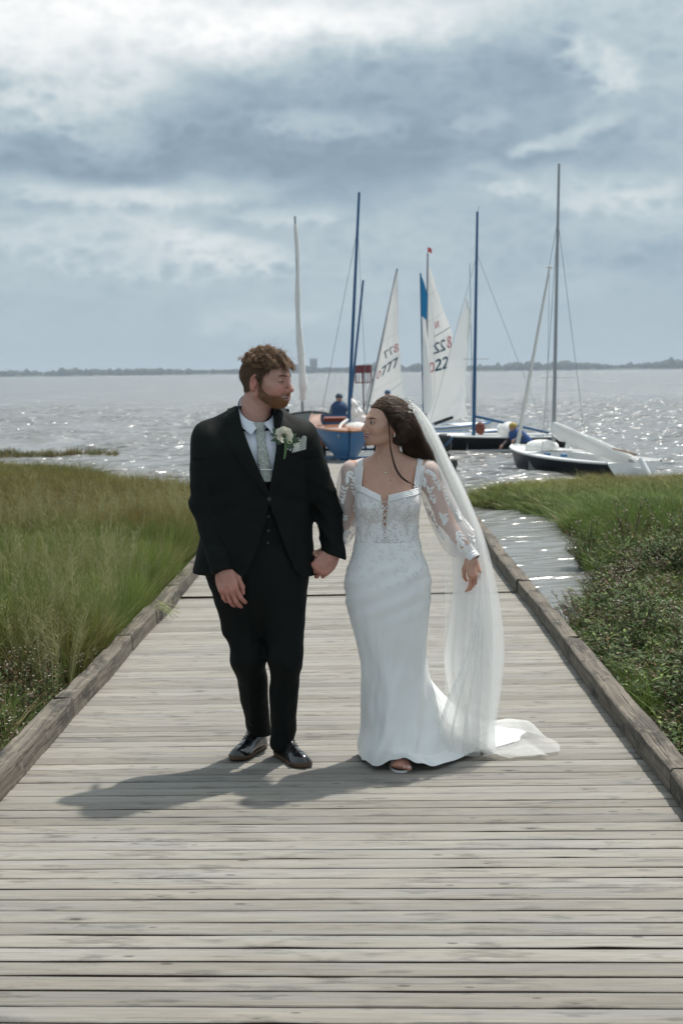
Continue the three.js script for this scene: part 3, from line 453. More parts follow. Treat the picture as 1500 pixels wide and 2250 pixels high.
    heap(b, 'sail_cover', [4.2, .22, -35.8], [.85, .2, .22], cloth, 8); heap(b, 'kit_bag', [3.5, .26, -35.7], [.13, .16, .12], mat(.14, .035, .02, .8), 5);
  }
  // white boat with numbered mainsail and a big loose jib
  {
    const b = boat('sailing_dinghy', 'white dinghy with a tall sail numbered 22 and a red pennant', [2.7, WATER, -42], Math.PI / 2 + .5, { L: 4.2, B: 1.6, H: .38, keel: .12, hull: white, rail: blueM, deck: white, sheer: .08 });
    spar(b, 'mast', [2.51, .1, -42], [2.6, 5.13, -42], .04, .028, grey); part('pennant', sheet(6, 4, (u, v) => local(b, [2.6 + u * .12, 5.28 - v * .14 + .02 * Math.sin(u * 5), -42 + .03 * Math.sin(u * 6)])), mat(.62, .10, .10, .8), b); spar(b, 'pennant_staff', [2.6, 5.1, -42], [2.605, 5.3, -42], .006, .006, grey);
    const m = printed((g, w, h) => { ink(g, 'N', 190, 420, 66, '#a8666c', true); g.strokeStyle = '#6a747c'; g.lineWidth = 6; g.beginPath(); g.moveTo(110, 468); g.lineTo(w, 450); g.stroke(); ink(g, '22', 210, 585, 100, '#4a5a68', true); ink(g, '8', 415, 580, 100, '#b07a80', true); ink(g, '0', 70, 700, 92, '#b07a80'); ink(g, '22', 250, 700, 105, '#1d4258'); g.strokeStyle = '#b9b9b6'; g.beginPath(); g.moveTo(90, 0); g.lineTo(130, h); g.stroke(); });
    
    upright(sail(b, 'mainsail', [2.61, 4.75, -42], [2.54, .2, -42], [2.66, 4.7, -42], [3.45, .3, -41.6], .10, m, .03, 'white mainsail printed with the number 22', [[3.30, 2.75, -41.9]]));
    const jb = sail(b, 'jib', [2.37, 4.45, -41.5], [2.42, .5, -41.3], [2.39, 4.4, -41.5], [2.72, .5, -41.2], .05, cloth, .02); const uvp = jb.geometry.attributes.position;
    sail(b, 'jib_head', [2.365, 4.49, -41.44], [2.385, 3.3, -41.40], [2.385, 4.45, -41.44], [2.52, 3.15, -41.38], .02, mat(.005, .20, .42, .7), .01, 'bright blue head of the jib', [[2.56, 3.9, -41.4]]); spar(b, 'forestay', [2.36, 4.52, -41.5], [2.41, .2, -41.4], .025, .02, blueMast);
  }
  {
    const b = boat('sailing_dinghy', 'dinghy with a large plain white sail hanging loose beside the numbered sail', [3.0, WATER, -39], Math.PI / 2 + .15, { L: 3.6, B: 1.4, H: .34, keel: .1, hull: white, rail: blueM, deck: white, sheer: .06 });
    spar(b, 'mast', [3.62, .1, -39], [3.55, 4.6, -39], .012, .01, grey); sail(b, 'sail', [3.45, 3.66, -38.9], [3.45, .45, -38.8], [3.42, 3.6, -38.9], [2.32, .28, -38.8], .26, cloth, .06, 'big plain white sail', [[2.93, 1.95, -38.75]]); spar(b, 'boom', [2.55, .28, -38.7], [3.05, .46, -38.6], .05, .045, dark);
  }
  // boat with the sail numbered 777
  {
    const b = boat('sailing_dinghy', 'dinghy with a leaning white sail numbered 777', [1.35, WATER, -46], -.9, { L: 4, B: 1.5, H: .38, keel: .12, hull: white, rail: blueM, deck: white });
    spar(b, 'mast', [.80, .2, -46], [1.87, 4.98, -46], .04, .028, grey); spar(b, 'boom', [.9, .62, -46], [1.95, .75, -45.6], .03, .03, grey);
    const m = printed((g, w, h) => { ink(g, '7', 210, 660, 88, '#56616c', true, -.06); ink(g, '7', 330, 650, 88, '#8f8084', true, -.06); ink(g, '8', 440, 640, 88, '#b58488', true, -.06); ink(g, '0', 90, 790, 80, '#b58a8c', false, -.1); ink(g, '777', 305, 765, 96, '#27424f', false, -.12, 2.1); g.strokeStyle = '#9aa0a2'; g.lineWidth = 5; g.beginPath(); g.moveTo(240, 930); g.lineTo(w, 880); g.stroke(); });
    upright(sail(b, 'mainsail', [1.86, 4.92, -46], [.86, .4, -46], [1.89, 4.9, -46], [2.02, .75, -45.7], .10, m, .03, 'white sail printed with the number 777', [[1.90, 2.9, -45.9]]));
  }
  // varnished blue dinghy on its trolley, bow towards us
  {
    const b = boat('sailing_dinghy', 'bright blue dinghy with varnished wooden deck on a launching trolley, bow towards us', [.06, -.02, -33.5], .07, { pitch: .12, L: 3.9, B: 1.46, H: .46, keel: .22, hull: blueM, rail: varnish, deck: varnish, sheer: .12, fore: .42 });
    spar(b, 'mast', [.18, .4, -33], [.49, 5.79, -33], .045, .03, blueMast); spar(b, 'spinnaker_pole', [.21, .7, -33.4], [.57, 3.84, -33.5], .032, .025, blueMast); stay(b, [.45, 5.0, -33], [.66, .5, -34.5]); stay(b, [.45, 5.0, -33], [-.5, .5, -34.5]); sail(b, 'hanging_jib', [.24, 1.12, -33.05], [.26, .50, -32.7], [.34, 1.08, -33.1], [.70, .52, -33.0], .12, cloth, .07); heap(b, 'crumpled_sail', [.34, .44, -32.75], [.26, .13, .3], cloth, 2); part('hatch', box(.55, .10, .22, -.18, .62, -.15, .03), mat(.16, .035, .02, .5), b);
    const fl = tube([local(b, [-.03, .28, -31.7]), local(b, [.0, .5, -32.4]), local(b, [.16, .62, -32.8])], .035, 12, 6); part('furled_jib', fl, cloth, b);
    const t = thing('launching_trolley', 'blue wheeled trolley under the varnished dinghy', 'trolley', [.1, -.28, -33.6]); part('axle', rod([-.62, .17, 0], [.78, .17, 0], .03, .03, 8), blueMast, t); part('drawbar', rod([0, .12, 1.9], [0, .14, -.6], .03, .03, 8), blueMast, t); part('cradle', rod([-.4, .17, 0], [-.34, .42, 0], .03), blueMast, t); part('cradle', rod([.5, .17, 0], [.42, .42, 0], .03), blueMast, t); part('handle_bar', rod([-.6, .1, 1.95], [.6, .1, 1.95], .02, .02, 8), blueMast, t);
    for (const x of [-.66, -.5, .74, .86]) { const w = part('wheel', new THREE.TorusGeometry(.145, .055, 10, 22).rotateY(1.5708).translate(x, .2, 0), dark, t); part('hub', new THREE.CylinderGeometry(.07, .07, .09, 14).rotateZ(1.5708).translate(x, .2, 0), grey, w); }
  }
  // boat half hidden behind the man's shoulder
  {
    const b = boat('sailing_dinghy', 'boat behind the man with a wrapped white sail round its mast', [-.95, -.05, -39.8], .1, { L: 4, B: 1.5, H: .50, keel: .2, hull: mat(.24, .25, .25, .5), rail: dark, deck: varnish, floor: mat(.3, .12, .06, .6), sheer: .14 });
    spar(b, 'mast', [-1.05, .4, -40], [-1.19, 6.02, -40], .04, .03, grey);
    part('wrapped_sail', sheet(14, 70, (u, v) => { const a = u * 6.283, y = lerp(5.8, .95, v), cx = -1.05 + (.78 - y) * .0267 + .03 * Math.sin(v * 9), r = (.05 + .07 * Math.pow(v, 1.3)) * (1 + .35 * Math.sin(v * 21) * .4 + .4 * (fbm(u * 4, v * 18, 3) - .5)) * (v > .93 ? .7 : 1); return local(b, [cx + Math.cos(a) * r, y, -40 + Math.sin(a) * r]); }, { closeU: true }), cloth, b); for (const s of [-1, 1]) stay(b, [-1.05, .95, -39.6], [-.92 + s * .35, .55, -38.3]);
  }
  // loose white spar leaning beside the yellow hat
  { const s = thing('spare_spar', 'thin pale mast leaning above the person in a yellow hat', 'mast', [3.78, .05, -30.5]); part('pole', rod([0, 0, 0], [.68, 3.78, 0], .04, .022, 8), cream, s); part('tip', merge([box(.12, .06, .05, .69, 3.82, 0, .015)]), white, s); part('stay', rod([.68, 3.75, 0], [.56, .1, .5], .005, .005, 4), wire, s); }
  // outboard motor at the edge of the veil
  { const o = thing('outboard_motor', 'black outboard motor standing in the water beside the veil', 'outboard motor', [1.74, WATER, -24]); part('cowl', new RoundedBoxGeometry(.24, .30, .34, 3, .08).translate(0, .86, 0), mat(.012, .012, .014, .3), o); part('leg', merge([box(.10, .55, .14, 0, .45, 0, .03), box(.16, .10, .2, .02, .63, 0, .03)]), dark, o); part('bracket', merge([box(.30, .12, .12, .07, .52, .08, .02), box(.08, .3, .06, .16, .34, .10, .02)]), mat(.05, .05, .045, .6), o); part('tiller', rod([0, .8, .15], [.1, .95, .45], .02, .018, 8), blueMast, o); }
  // channel marker
  {
    const k = thing('channel_marker', 'red lattice basket marker on a thin post out in the water', 'channel marker', [.99, WATER, -60]); part('post', rod([0, 0, 0], [-.02, 2.3, 0], .03, .03, 8), mat(.10, .05, .06, .7), k); const red = mat(.16, .035, .04, .7);
    for (let i = 0; i < 18; i++) { const a = i / 18 * 6.283; part('slat', rod([Math.cos(a) * .36, 1.6, Math.sin(a) * .36], [Math.cos(a) * .33, 2.32, Math.sin(a) * .33], .014, .014, 5), red, k); }
    for (const [y, r] of [[1.6, .36], [2.32, .33]]) part('hoop', new THREE.TorusGeometry(r, .02, 6, 28).rotateX(1.5708).translate(0, y, 0), red, k); part('band', new THREE.CylinderGeometry(.335, .345, .30, 24, 1, true).translate(0, 2.16, 0), mat(.17, .035, .04, .75), k); part('brace', rod([0, .5, 0], [.3, 1.6, 0], .014, .014, 5), red, k);
  }
  // ---- people by the boats
  const sailor = (label, at, turn, o) => {
    const p = thing('person', label, 'person', at, turn); const { bend = 0, suit, vest, skin = [.42, .24, .18], hat, armsUp = 0 } = o, hy = .92, ch = [0, 1.42 - bend * .25, bend * .35], sh = (s) => [s * .19, 1.40 - bend * .25, bend * .33], el = (s) => [s * .27, 1.14 - bend * .1 + (s > 0 ? armsUp * .2 : 0), .06 + bend * .4 + (s > 0 ? armsUp * .15 : 0)], wr = (s) => [s * .2 + (s > 0 ? armsUp * .28 : 0), .95 + (s > 0 ? armsUp * .38 : 0), .22 + bend * .45], hd = [0, 1.66 - bend * .33, .02 + bend * .45], kn = (s) => [s * .12, .5, .05 + bend * .2];
    const f = (x, y, z) => { let d = smin(cone(x, y, z, [0, hy, 0], ch, .15, .17), cone(x, y, z, ch, [ch[0], ch[1] + .15, ch[2] + .02], .08, .055), .05); for (const s of [-1, 1]) { d = smin(d, smin(cone(x, y, z, sh(s), el(s), .058, .045), cone(x, y, z, el(s), wr(s), .043, .034), .02), .04); d = smin(d, cone(x, y, z, wr(s), [wr(s)[0], wr(s)[1] - .06, wr(s)[2] + .03], .034, .028), .02); d = smin(d, smin(cone(x, y, z, [s * .10, hy, 0], kn(s), .095, .065), cone(x, y, z, kn(s), [s * .12, .06, -.02], .062, .045), .03), .05); d = smin(d, cone(x, y, z, [s * .12, .045, -.03], [s * .13, .04, .14], .045, .035), .03); } d = smin(d, ell(x, y, z, hd, [.078, .115, .095]), .03); return smin(d, cone(x, y, z, [hd[0], hd[1] - .01, hd[2] + .09], [hd[0], hd[1] - .03, hd[2] + .105], .012, .014), .012); };
    part('body', nets(f, [-.5, -.02, -.25], [.55, 1.82, .75], .022, (x, y, z) => (Math.hypot(x - hd[0], y - hd[1], z - hd[2]) < .15 || [-1, 1].some((s) => Math.hypot(x - wr(s)[0], y - wr(s)[1] + .03, z - wr(s)[2] - .02) < .07)) ? skin : suit), new THREE.MeshPhysicalMaterial({ vertexColors: true, roughness: .7, side: THREE.DoubleSide }), p);
    part('buoyancy_vest', nets((x, y, z) => Math.max(smin(cone(x, y, z, [0, hy + .1, .0], ch, .175, .195), cone(x, y, z, [ch[0] - .1, ch[1] + .02, ch[2]], [ch[0] + .1, ch[1] + .02, ch[2]], .11, .11), .05), hy + .12 - y), [-.35, .9, -.3], [.35, 1.7, .75], .02), vest, p);
    part('hat', nets((x, y, z) => Math.max(ell(x, y, z, [hd[0], hd[1] + .035, hd[2] - .005], [.095, .105, .112]), hd[1] + .02 - y - (z - hd[2]) * .1), [hd[0] - .14, hd[1] - .05, hd[2] - .16], [hd[0] + .14, hd[1] + .2, hd[2] + .16], .012), hat, p);
    return p;
  };
  sailor('person in a blue buoyancy vest standing in the water behind the varnished dinghy', [-.03, -.62, -36.5], .25, { suit: [.13, .15, .17], vest: mat(.025, .06, .14, .8), hat: mat(.05, .07, .10, .8), armsUp: 1 });
  sailor('person with a dark blue cap just showing above the bride\'s hair', [1.51, -.66, -45.2], -.6, { suit: [.02, .03, .05], vest: mat(.03, .06, .12, .8), hat: mat(.02, .07, .15, .7) });
  sailor('crouching person in a yellow hat holding the bow of the navy dinghy', [4.06, -.80, -31.2], -1.1, { bend: .8, suit: [.035, .03, .035], vest: mat(.02, .07, .22, .7), hat: mat(.36, .27, .05, .6), armsUp: .4 }).scale.setScalar(.9);
}
// ---------------------------------------------------------------- people: shared shapes
// head in its own axes: z forward, y up, x to the person's left, origin between the ears
function headField(o) {
  const { jaw = 1, nose = 1, brow = 1, slit = .0024, open = .0062, neck = [0, -.2, -.03], neckR = .056, cheek = 1 } = o;
  return (x, y, z) => {
    const a = Math.abs(x);
    let d = ell(x, y, z, [0, .036, -.016], [.0745, .083, .096]);
    d = smin(d, ell(x, y, z, [0, -.004, .028], [.0625, .09, .066]), .03);
    d = smin(d, ell(x, y, z, [0, -.07, .03], [.05 * jaw, .041, .052]), .03);
    d = smin(d, cone(a, y, z, [.056 * jaw, -.062, -.002], [.012, -.098, .062], .013 * jaw, .017 * jaw), .03);
    d = smin(d, cone(a, y, z, [.036, -.028, .066], [.046, -.012, .05], .021 * cheek, .018), .026);
    d = smin(d, cone(a, y, z, [.004, .026, .087], [.04, .026, .07], .0115 * brow, .010 * brow), .02);
    d = smax(d, -(Math.hypot(a - .031, y - .008, z - .101) - .0175), .016);
    d = smin(d, Math.hypot(a - .031, y - .005, z - .0775) - .0128, .006);
    d = smin(d, cone(x, y, z, [0, .02, .0885], [0, -.024, .090 + .024 * nose], .0082, .0098), .013);
    d = smin(d, Math.hypot(x, y + .028, z - (.087 + .024 * nose)) - .0108 * nose, .01);
    d = smin(d, Math.hypot(a - .0125 * nose, y + .034, z - .098) - .0082 * nose, .008);
    d = smax(d, -(Math.hypot((a - .0068) * 1.1, y + .0425, z - .103) - .0042), .004);
    d = smin(d, ell(x, y, z, [0, -.062, .072], [.034, .027, .027]), .022);
    const up = a * a * 9;   // a smile: the corners rise and go back
    d = smin(d, cone(a, y - up * .9, z, [0, -.0588, .0985], [.031, -.0625, .074], .0046, .0022), .006);
    d = smin(d, cone(a, y - up * .9, z, [0, -.0742, .0955], [.030, -.0672, .074], .0054, .0025), .007);
    d = smax(d, -ell(x, y - up, z, [0, -.0662, .090], [.0285, open, .024]), .003);
    d = smax(d, -cone(a, y, z, [.017, -.037, .0985], [.037, -.058, .0815], .0016, .0012), .009);   // smile crease
    const sl = Math.abs(y - .0052 + (a - .031) * (a - .031) * 6 - .0006) - slit * clamp(1 - Math.pow((a - .031) / .0145, 2)); // eye openings
    d = smax(d, -Math.max(sl, -(z - .074), Math.abs(a - .031) - .0145), .0015);
    const ex = a - .077, ey = y + .004, ez = z + .016 - ey * .25;
    let ear = ell(ex, ey, ez, [0, .004, 0], [.0095, .032, .019]); ear = smin(ear, ell(ex, ey, ez, [-.002, -.028, .004], [.007, .011, .009]), .01);
    ear = smax(ear, -ell(ex, ey, ez, [.0085, .004, .003], [.007, .02, .0105]), .005); ear = smin(ear, ell(ex, ey, ez, [.002, -.008, .012], [.006, .008, .005]), .005);
    d = smin(d, ear, .007);
    d = smin(d, cone(x, y, z, [0, -.03, -.032], neck, neckR * .96, neckR * 1.06), .028);
    return d;
  };
}
function hit(f, ox, oy, oz, dx, dy, dz, far = .4) { let t = far; for (let i = 0; i < 60; i++) { const d = f(ox + dx * t, oy + dy * t, oz + dz * t); if (d < .0004) break; t -= d * .8; if (t < 0) break; } return [ox + dx * t, oy + dy * t, oz + dz * t]; }
const gradient = (f, p, e = .002) => { const g = [f(p[0] + e, p[1], p[2]) - f(p[0] - e, p[1], p[2]), f(p[0], p[1] + e, p[2]) - f(p[0], p[1] - e, p[2]), f(p[0], p[1], p[2] + e) - f(p[0], p[1], p[2] - e)], l = Math.hypot(...g) || 1; return g.map((v) => v / l); };
// the z of a body's front at (x, y)
function front(f, x, y, z0 = .4, z1 = -.3) { let z = z0; for (let i = 0; i < 80; i++) { const d = f(x, y, z); if (d < .0005) return z; z -= Math.max(d * .7, .0008); if (z < z1) break; } return z1; }
// hand: fingers along +y, back of the hand +z, thumb on the +x side; curl in radians for each joint
function handField({ curls, spread = .06, thumb, s = 1, fat = 1, mir = 1 }) {
  const bones = [], L = [[.044, .026, .020], [.049, .030, .021], [.045, .028, .020], [.034, .021, .018]], bx = [.030, .010, -.011, -.030], by = [.088, .092, .088, .079], R = [.0092, .0094, .009, .0078];
  for (let i = 0; i < 4; i++) {
    let p = [bx[i] * s, by[i] * s, .002], ang = 0; const sp = (1.4 - i) * spread;
    for (let j = 0; j < 3; j++) { ang += curls[i][j]; const l = L[i][j] * s, q = [p[0] + Math.sin(sp) * Math.cos(ang) * l, p[1] + Math.cos(sp) * Math.cos(ang) * l, p[2] - Math.sin(ang) * l]; bones.push([p, q, R[i] * fat * s * (1 - j * .08), R[i] * fat * s * (.94 - j * .09), i]); p = q; }
  }
  const T = thumb.map((p) => p.map((v) => v * s)), tb = [[T[0], T[1], .0135 * fat * s, .0115 * fat * s], [T[1], T[2], .0112 * fat * s, .0098 * fat * s], [T[2], T[3], .0098 * fat * s, .0078 * fat * s]];
  return (x, y, z) => {
    x *= mir; let d = ell(x, y, z, [0, .05 * s, 0], [.041 * s * Math.sqrt(fat), .052 * s, .0155 * s * fat]);
    d = smin(d, cone(x, y, z, [.026 * s, .03 * s, -.003], [.031 * s, .086 * s, .001], .012 * s, .0105 * s), .012);
    d = smin(d, cone(x, y, z, [-.024 * s, .028 * s, -.004], [-.03 * s, .077 * s, 0], .0125 * s, .0095 * s), .012);
    d = smin(d, cone(x, y, z, [0, .03 * s, 0], [.01 * s, .09 * s, .002], .014 * s, .0105 * s), .012);
    d = smin(d, cone(x, y, z, [0, -.010 * s, -.002], [0, .02 * s, 0], .0265 * s * fat, .0245 * s * fat), .02);
    const F = [1e3, 1e3, 1e3, 1e3];
    for (const b of bones) F[b[4]] = smin(F[b[4]], cone(x, y, z, b[0], b[1], b[2], b[3]), .004);
    let g = 1e3; for (const v of F) g = Math.min(g, v);
    d = smin(d, g, .007);
    let t = 1e3; for (const b of tb) t = smin(t, cone(x, y, z, b[0], b[1], b[2], b[3]), .005);
    return smin(d, t, .009);
  };
}
// frame with +y along dir and +z near back
function frame(at, dir, back) { const y = V(...dir).normalize(), z = V(...back), x = z.clone().cross(y).negate().cross(V(0, 0, 0)); const X = y.clone().cross(z).normalize(), Z = X.clone().cross(y).normalize(); return new THREE.Matrix4().makeBasis(X, y, Z).setPosition(...at); }
const headFrame = (at, yaw, pitch, roll, s = 1) => new THREE.Matrix4().compose(V(...at), new THREE.Quaternion().setFromEuler(new THREE.Euler(pitch, yaw, roll, 'YXZ')), V(s, s, s));
const inv = (M, p) => V(...p).applyMatrix4(M.clone().invert()).toArray();
// shorter lower face: heights below the nose are drawn together
function lowFace(g, k) { const p = g.attributes.position; for (let i = 0; i < p.count; i++) { const y = p.getY(i); if (y < -.028) p.setY(i, y > -.125 ? -.028 + (y + .028) * k : -.028 - .097 * k + (y + .125)); } return g; }
// points and their normals scattered over a head
function scatter(f, n, keep, low = -.14) { const out = []; let guard = 0; while (out.length < n && guard++ < n * 40) { const z = rr(-1, 1), a = rr(0, 6.2832), q = Math.sqrt(1 - z * z), dx = q * Math.cos(a), dy = z, dz = q * Math.sin(a), o = [0, rr(low, .04), rr(-.02, .04)]; const p = hit(f, o[0], o[1], o[2], dx, dy, dz, .2); const w = keep(p); if (w > rnd()) out.push([p, gradient(f, p)]); } return out; }
const skinMat = new THREE.MeshPhysicalMaterial({ vertexColors: true, roughness: .52, side: THREE.DoubleSide, sheen: .25, sheenColor: col(.8, .45, .35), sheenRoughness: .5 });
const hairMat = new THREE.MeshPhysicalMaterial({ vertexColors: true, roughness: .5, side: THREE.DoubleSide, specularIntensity: .5 });
const toSkin = (list) => mergeGeometries(list.map((g) => { g.deleteAttribute('uv'); return g.index ? g.toNonIndexed() : g; }));
// cloth patch lying on a body: fn(u, v) -> [x, y, lift]; thickness th
function patch(f, nu, nv, fn, th = .003, z0) {
  const P = []; for (let j = 0; j <= nv; j++) for (let i = 0; i <= nu; i++) { const [x, y, l] = fn(i / nu, j / nv); P.push([x, y, front(f, x, y, z0) + l]); }
  const at = (i, j) => P[j * (nu + 1) + i], outer = sheet(nu, nv, (u, v) => at(Math.round(u * nu), Math.round(v * nv))), rim = [];
  const ring = []; for (let i = 0; i < nu; i++) ring.push(at(i, 0)); for (let j = 0; j < nv; j++) ring.push(at(nu, j)); for (let i = nu; i > 0; i--) ring.push(at(i, nv)); for (let j = nv; j > 0; j--) ring.push(at(0, j));
  rim.push(sheet(ring.length, 1, (u, v) => { const p = ring[Math.round(u * ring.length) % ring.length]; return [p[0], p[1], p[2] - v * th]; }));
  return mergeGeometries([outer, ...rim]);
}
const poly2 = (pts) => (x, y) => {   // signed distance to a polygon
  let d = 1e9, s = 1; for (let i = 0, j = pts.length - 1; i < pts.length; j = i++) { const [ax, ay] = pts[i], [bx, by] = pts[j], ex = bx - ax, ey = by - ay, wx = x - ax, wy = y - ay, t = clamp((wx * ex + wy * ey) / (ex * ex + ey * ey)), qx = wx - ex * t, qy = wy - ey * t; d = Math.min(d, qx * qx + qy * qy); const c1 = y >= ay, c2 = y < by, c3 = ex * wy > ey * wx; if ((c1 && c2 && c3) || (!c1 && !c2 && !c3)) s = -s; } return s * Math.sqrt(d);
};
// profile torso: rows [y, cx, a, b, cz]
function torsoField(rows) { const T = table(rows), y0 = rows[0][0], y1 = rows[rows.length - 1][0]; return (x, y, z) => { const [cx, a, b, cz] = T(clamp(y, y0, y1)), p = 2.1, u = Math.abs((x - cx) / a), w = Math.abs((z - cz) / b), k = Math.pow(Math.pow(u, p) + Math.pow(w, p), 1 / p); let d = (k - 1) * Math.min(a, b) * .9; if (y > y1) d = Math.max(d, 0) + (y - y1); if (y < y0) d = Math.max(d, y0 - y); return d; }; }
function rebase(group, x) { group.children.forEach((c) => c.geometry && !c.userData.moved && (c.geometry.translate(-x, 0, 0), c.userData.moved = 1)); group.traverse((c) => { if (c !== group && c.parent !== group && c.geometry && !c.userData.moved) { c.geometry.translate(-x, 0, 0); c.userData.moved = 1; } }); group.traverse((c) => delete c.userData.moved); group.position.x += x * group.scale.x; }

// ---------------------------------------------------------------- the groom
{
  seed = 2024;
  const man = thing('person', 'bearded man in dark suit with pale floral tie, holding a hand and looking sideways', 'person', [0, -.043, -6.2]); man.scale.setScalar(1.025);
  const G = .042;   // the deck in his own axes
  const skinC = (x, y, z, t = 0) => { const n = (fbm(x * 90 + 5, y * 90 + z * 60, 4) - .5) * 1.7; return [.48 + n * .06 + t * .03, .255 + n * .05 - t * .04, .195 + n * .04 - t * .03]; };
  // ---- head
  const HM = headFrame([-.307, 1.686, .01], 1.07, .1, .03, 1.05), neckBase = [-.368, 1.48, -.02];
  const hf = headField({ neck: inv(HM, neckBase), neckR: .06, jaw: 1.1, nose: 1.0, brow: 1.05, slit: .0014, open: .0066, cheek: 1.14 });
  const beardAt = (p) => {   // 0..1 where the beard grows, in head axes
    const [x, y, z] = p, a = Math.abs(x), line = table([[-.01, .0], [.012, -.012], [.025, -.036], [.05, -.05], [.075, -.056]])(clamp(z, -.01, .075))[0], low = table([[-.02, -.05], [0, -.068], [.03, -.095], [.055, -.118], [.09, -.122]])(clamp(z, -.02, .09))[0];
    let b = sstep(line + .007, line - .009, y) * sstep(-.004, .012, z) * sstep(low - .004, low + .012, y);
    const yl = y - a * a * 9, lip = Math.hypot(a / .029, (yl + .067) / .0135); if (lip < 1 && z > .06) b = 0;
    if (z > .068 && yl > -.0535 && yl < -.043 && a < .032) b = Math.max(b, .8);
    if (z > .06 && y > -.041) b = 0; return b;
  };
  const hairLine = (p) => { const [x, y, z] = p; return y > table([[-.12, -.05], [-.06, -.05], [-.035, -.035], [-.026, .02], [-.004, .03], [.004, .0], [.016, -.005], [.022, .03], [.04, .052], [.06, .07], [.085, .078]])(clamp(z, -.12, .085))[0] + (n2(x * 200, z * 200) - .5) * .008 ? 1 : 0; };
  const topW = (p) => sstep(.052, .08, p[1] + clamp(p[2], -.08, .06) * .1);
  const headG = nets(hf, [-.1, -.2, -.125], [.1, .125, .135], .0026, (x, y, z) => {
    const a = Math.abs(x), up = a * a * 9; let c = skinC(x, y, z, Math.exp(-(Math.pow((a - .042) / .02, 2) + Math.pow((y + .03) / .02, 2))) * 1.2 + Math.exp(-Math.hypot(x, y + .03) / .012) + (a > .073 ? 1.1 : 0));
    const yl = y - up; if (z > .077 && a < .026 && ((yl < -.0545 && yl > -.0625) || (yl < -.0705 && yl > -.081))) c = [.40, .18, .15];
    if (z > .07 && Math.hypot(a / .025, (yl + .0662) / .006) < 1) c = [.10, .03, .025];
    if (hairLine([x, y, z])) return [.10, .062, .04]; const b = beardAt([x, y, z]); return b > 0 ? [lerp(c[0], .29, b * .6), lerp(c[1], .15, b * .6), lerp(c[2], .085, b * .6)] : (Math.abs(y - .028 - (a - .03) * .05) < .004 && a > .012 && a < .05 && z > .05 ? [.33, .19, .14] : c);
  });
  lowFace(headG, .82).applyMatrix4(HM);
  // ---- hands
  const HR = handField({ curls: [[.55, .5, .25], [.5, .55, .3], [.5, .6, .3], [.5, .6, .3]], spread: .05, thumb: [[.022, .022, -.006], [.042, .05, -.022], [.046, .085, -.034], [.04, .108, -.042]], s: 1.06, fat: 1.13, mir: -1 });
  const MR = frame([-.497, .905, .155], [.25, -.9, .26], [-.25, .2, 1]);
  const HL = handField({ curls: [[1.0, 1.0, .5], [1.1, 1.05, .5], [1.1, 1.1, .5], [1.15, 1.1, .5]], spread: .02, thumb: [[.02, .02, -.006], [.04, .046, -.022], [.036, .078, -.038], [.022, .1, -.046]], s: 1.06, fat: 1.13 });
  const ML = frame([-.036, .948, .03], [-.62, -.66, .22], [.30, .35, .9]);
  const handC = (x, y, z) => skinC(x, y, z, y > .075 ? .9 : .35);
  const hb = [[-.085, -.07, -.12], [.085, .215, .045]], handR = nets(HR, hb[0], hb[1], .0027, handC).applyMatrix4(MR), handL = nets(HL, hb[0], hb[1], .0027, handC).applyMatrix4(ML);
  // ---- the rest of the body, under the clothes
  const core = torsoField([[.86, -.365, .185, .11, 0], [1.0, -.36, .18, .11, 0], [1.2, -.362, .185, .115, 0], [1.38, -.366, .19, .105, 0], [1.45, -.368, .16, .08, -.01], [1.5, -.368, .075, .06, -.02]]);
  const limbs = (x, y, z, k = 1) => { let d = cone(x, y, z, [-.555, 1.43, -.01], [-.583, 1.165, .03], .05 * k, .043 * k); d = smin(d, cone(x, y, z, [-.583, 1.165, .03], [-.498, .9, .158], .043 * k, .03 * k), .02); let e = cone(x, y, z, [-.165, 1.43, -.01], [-.055, 1.13, -.05], .05 * k, .043 * k); e = smin(e, cone(x, y, z, [-.055, 1.13, -.05], [-.036, .95, .028], .043 * k, .03 * k), .02); return Math.min(d, e); };
  const legs = (x, y, z) => Math.min(smin(cone(x, y, z, [-.445, .86, 0], [-.405, .5, .01], .085, .055), cone(x, y, z, [-.405, .5, .01], [-.377, .13, -.19], .052, .036), .03), smin(cone(x, y, z, [-.275, .86, 0], [-.245, .5, .06], .085, .055), cone(x, y, z, [-.245, .5, .06], [-.27, .11, -.05], .052, .036), .03));
  const bodyF = (x, y, z) => smin(smin(smin(core(x, y, z), limbs(x, y, z), .04), legs(x, y, z), .05), cone(x, y, z, neckBase, [-.352, 1.57, -.015], .066, .058), .03);
  const bodyG = nets(bodyF, [-.66, .06, -.26], [.04, 1.6, .14], .013, (x, y, z) => skinC(x, y, z));
  part('body', toSkin([headG, bodyG, handR, handL]), skinMat, man);
  // eyes and teeth
  const white = mat(.36, .31, .29, .2), iris = mat(.12, .16, .18, .1);
  for (const s of [-1, 1]) { const e = new THREE.SphereGeometry(.0118, 20, 14); e.translate(.031 * s, .005, .0772); const i = new THREE.SphereGeometry(.0066, 12, 8); i.translate(.031 * s + .0012, .0045, .0838); part('eye', e.applyMatrix4(HM), white, man); part('iris', i.applyMatrix4(HM), iris, man.children[man.children.length - 1]); }
  { const t = new THREE.SphereGeometry(1, 24, 12); t.scale(.0275, .0062, .0195); const p = t.attributes.position; for (let i = 0; i < p.count; i++) p.setXYZ(i, p.getX(i), p.getY(i) - .0638 + p.getX(i) ** 2 * 9, p.getZ(i) + .076); part('teeth', lowFace(t, .82).applyMatrix4(HM), mat(.72, .69, .63, .25), man); }
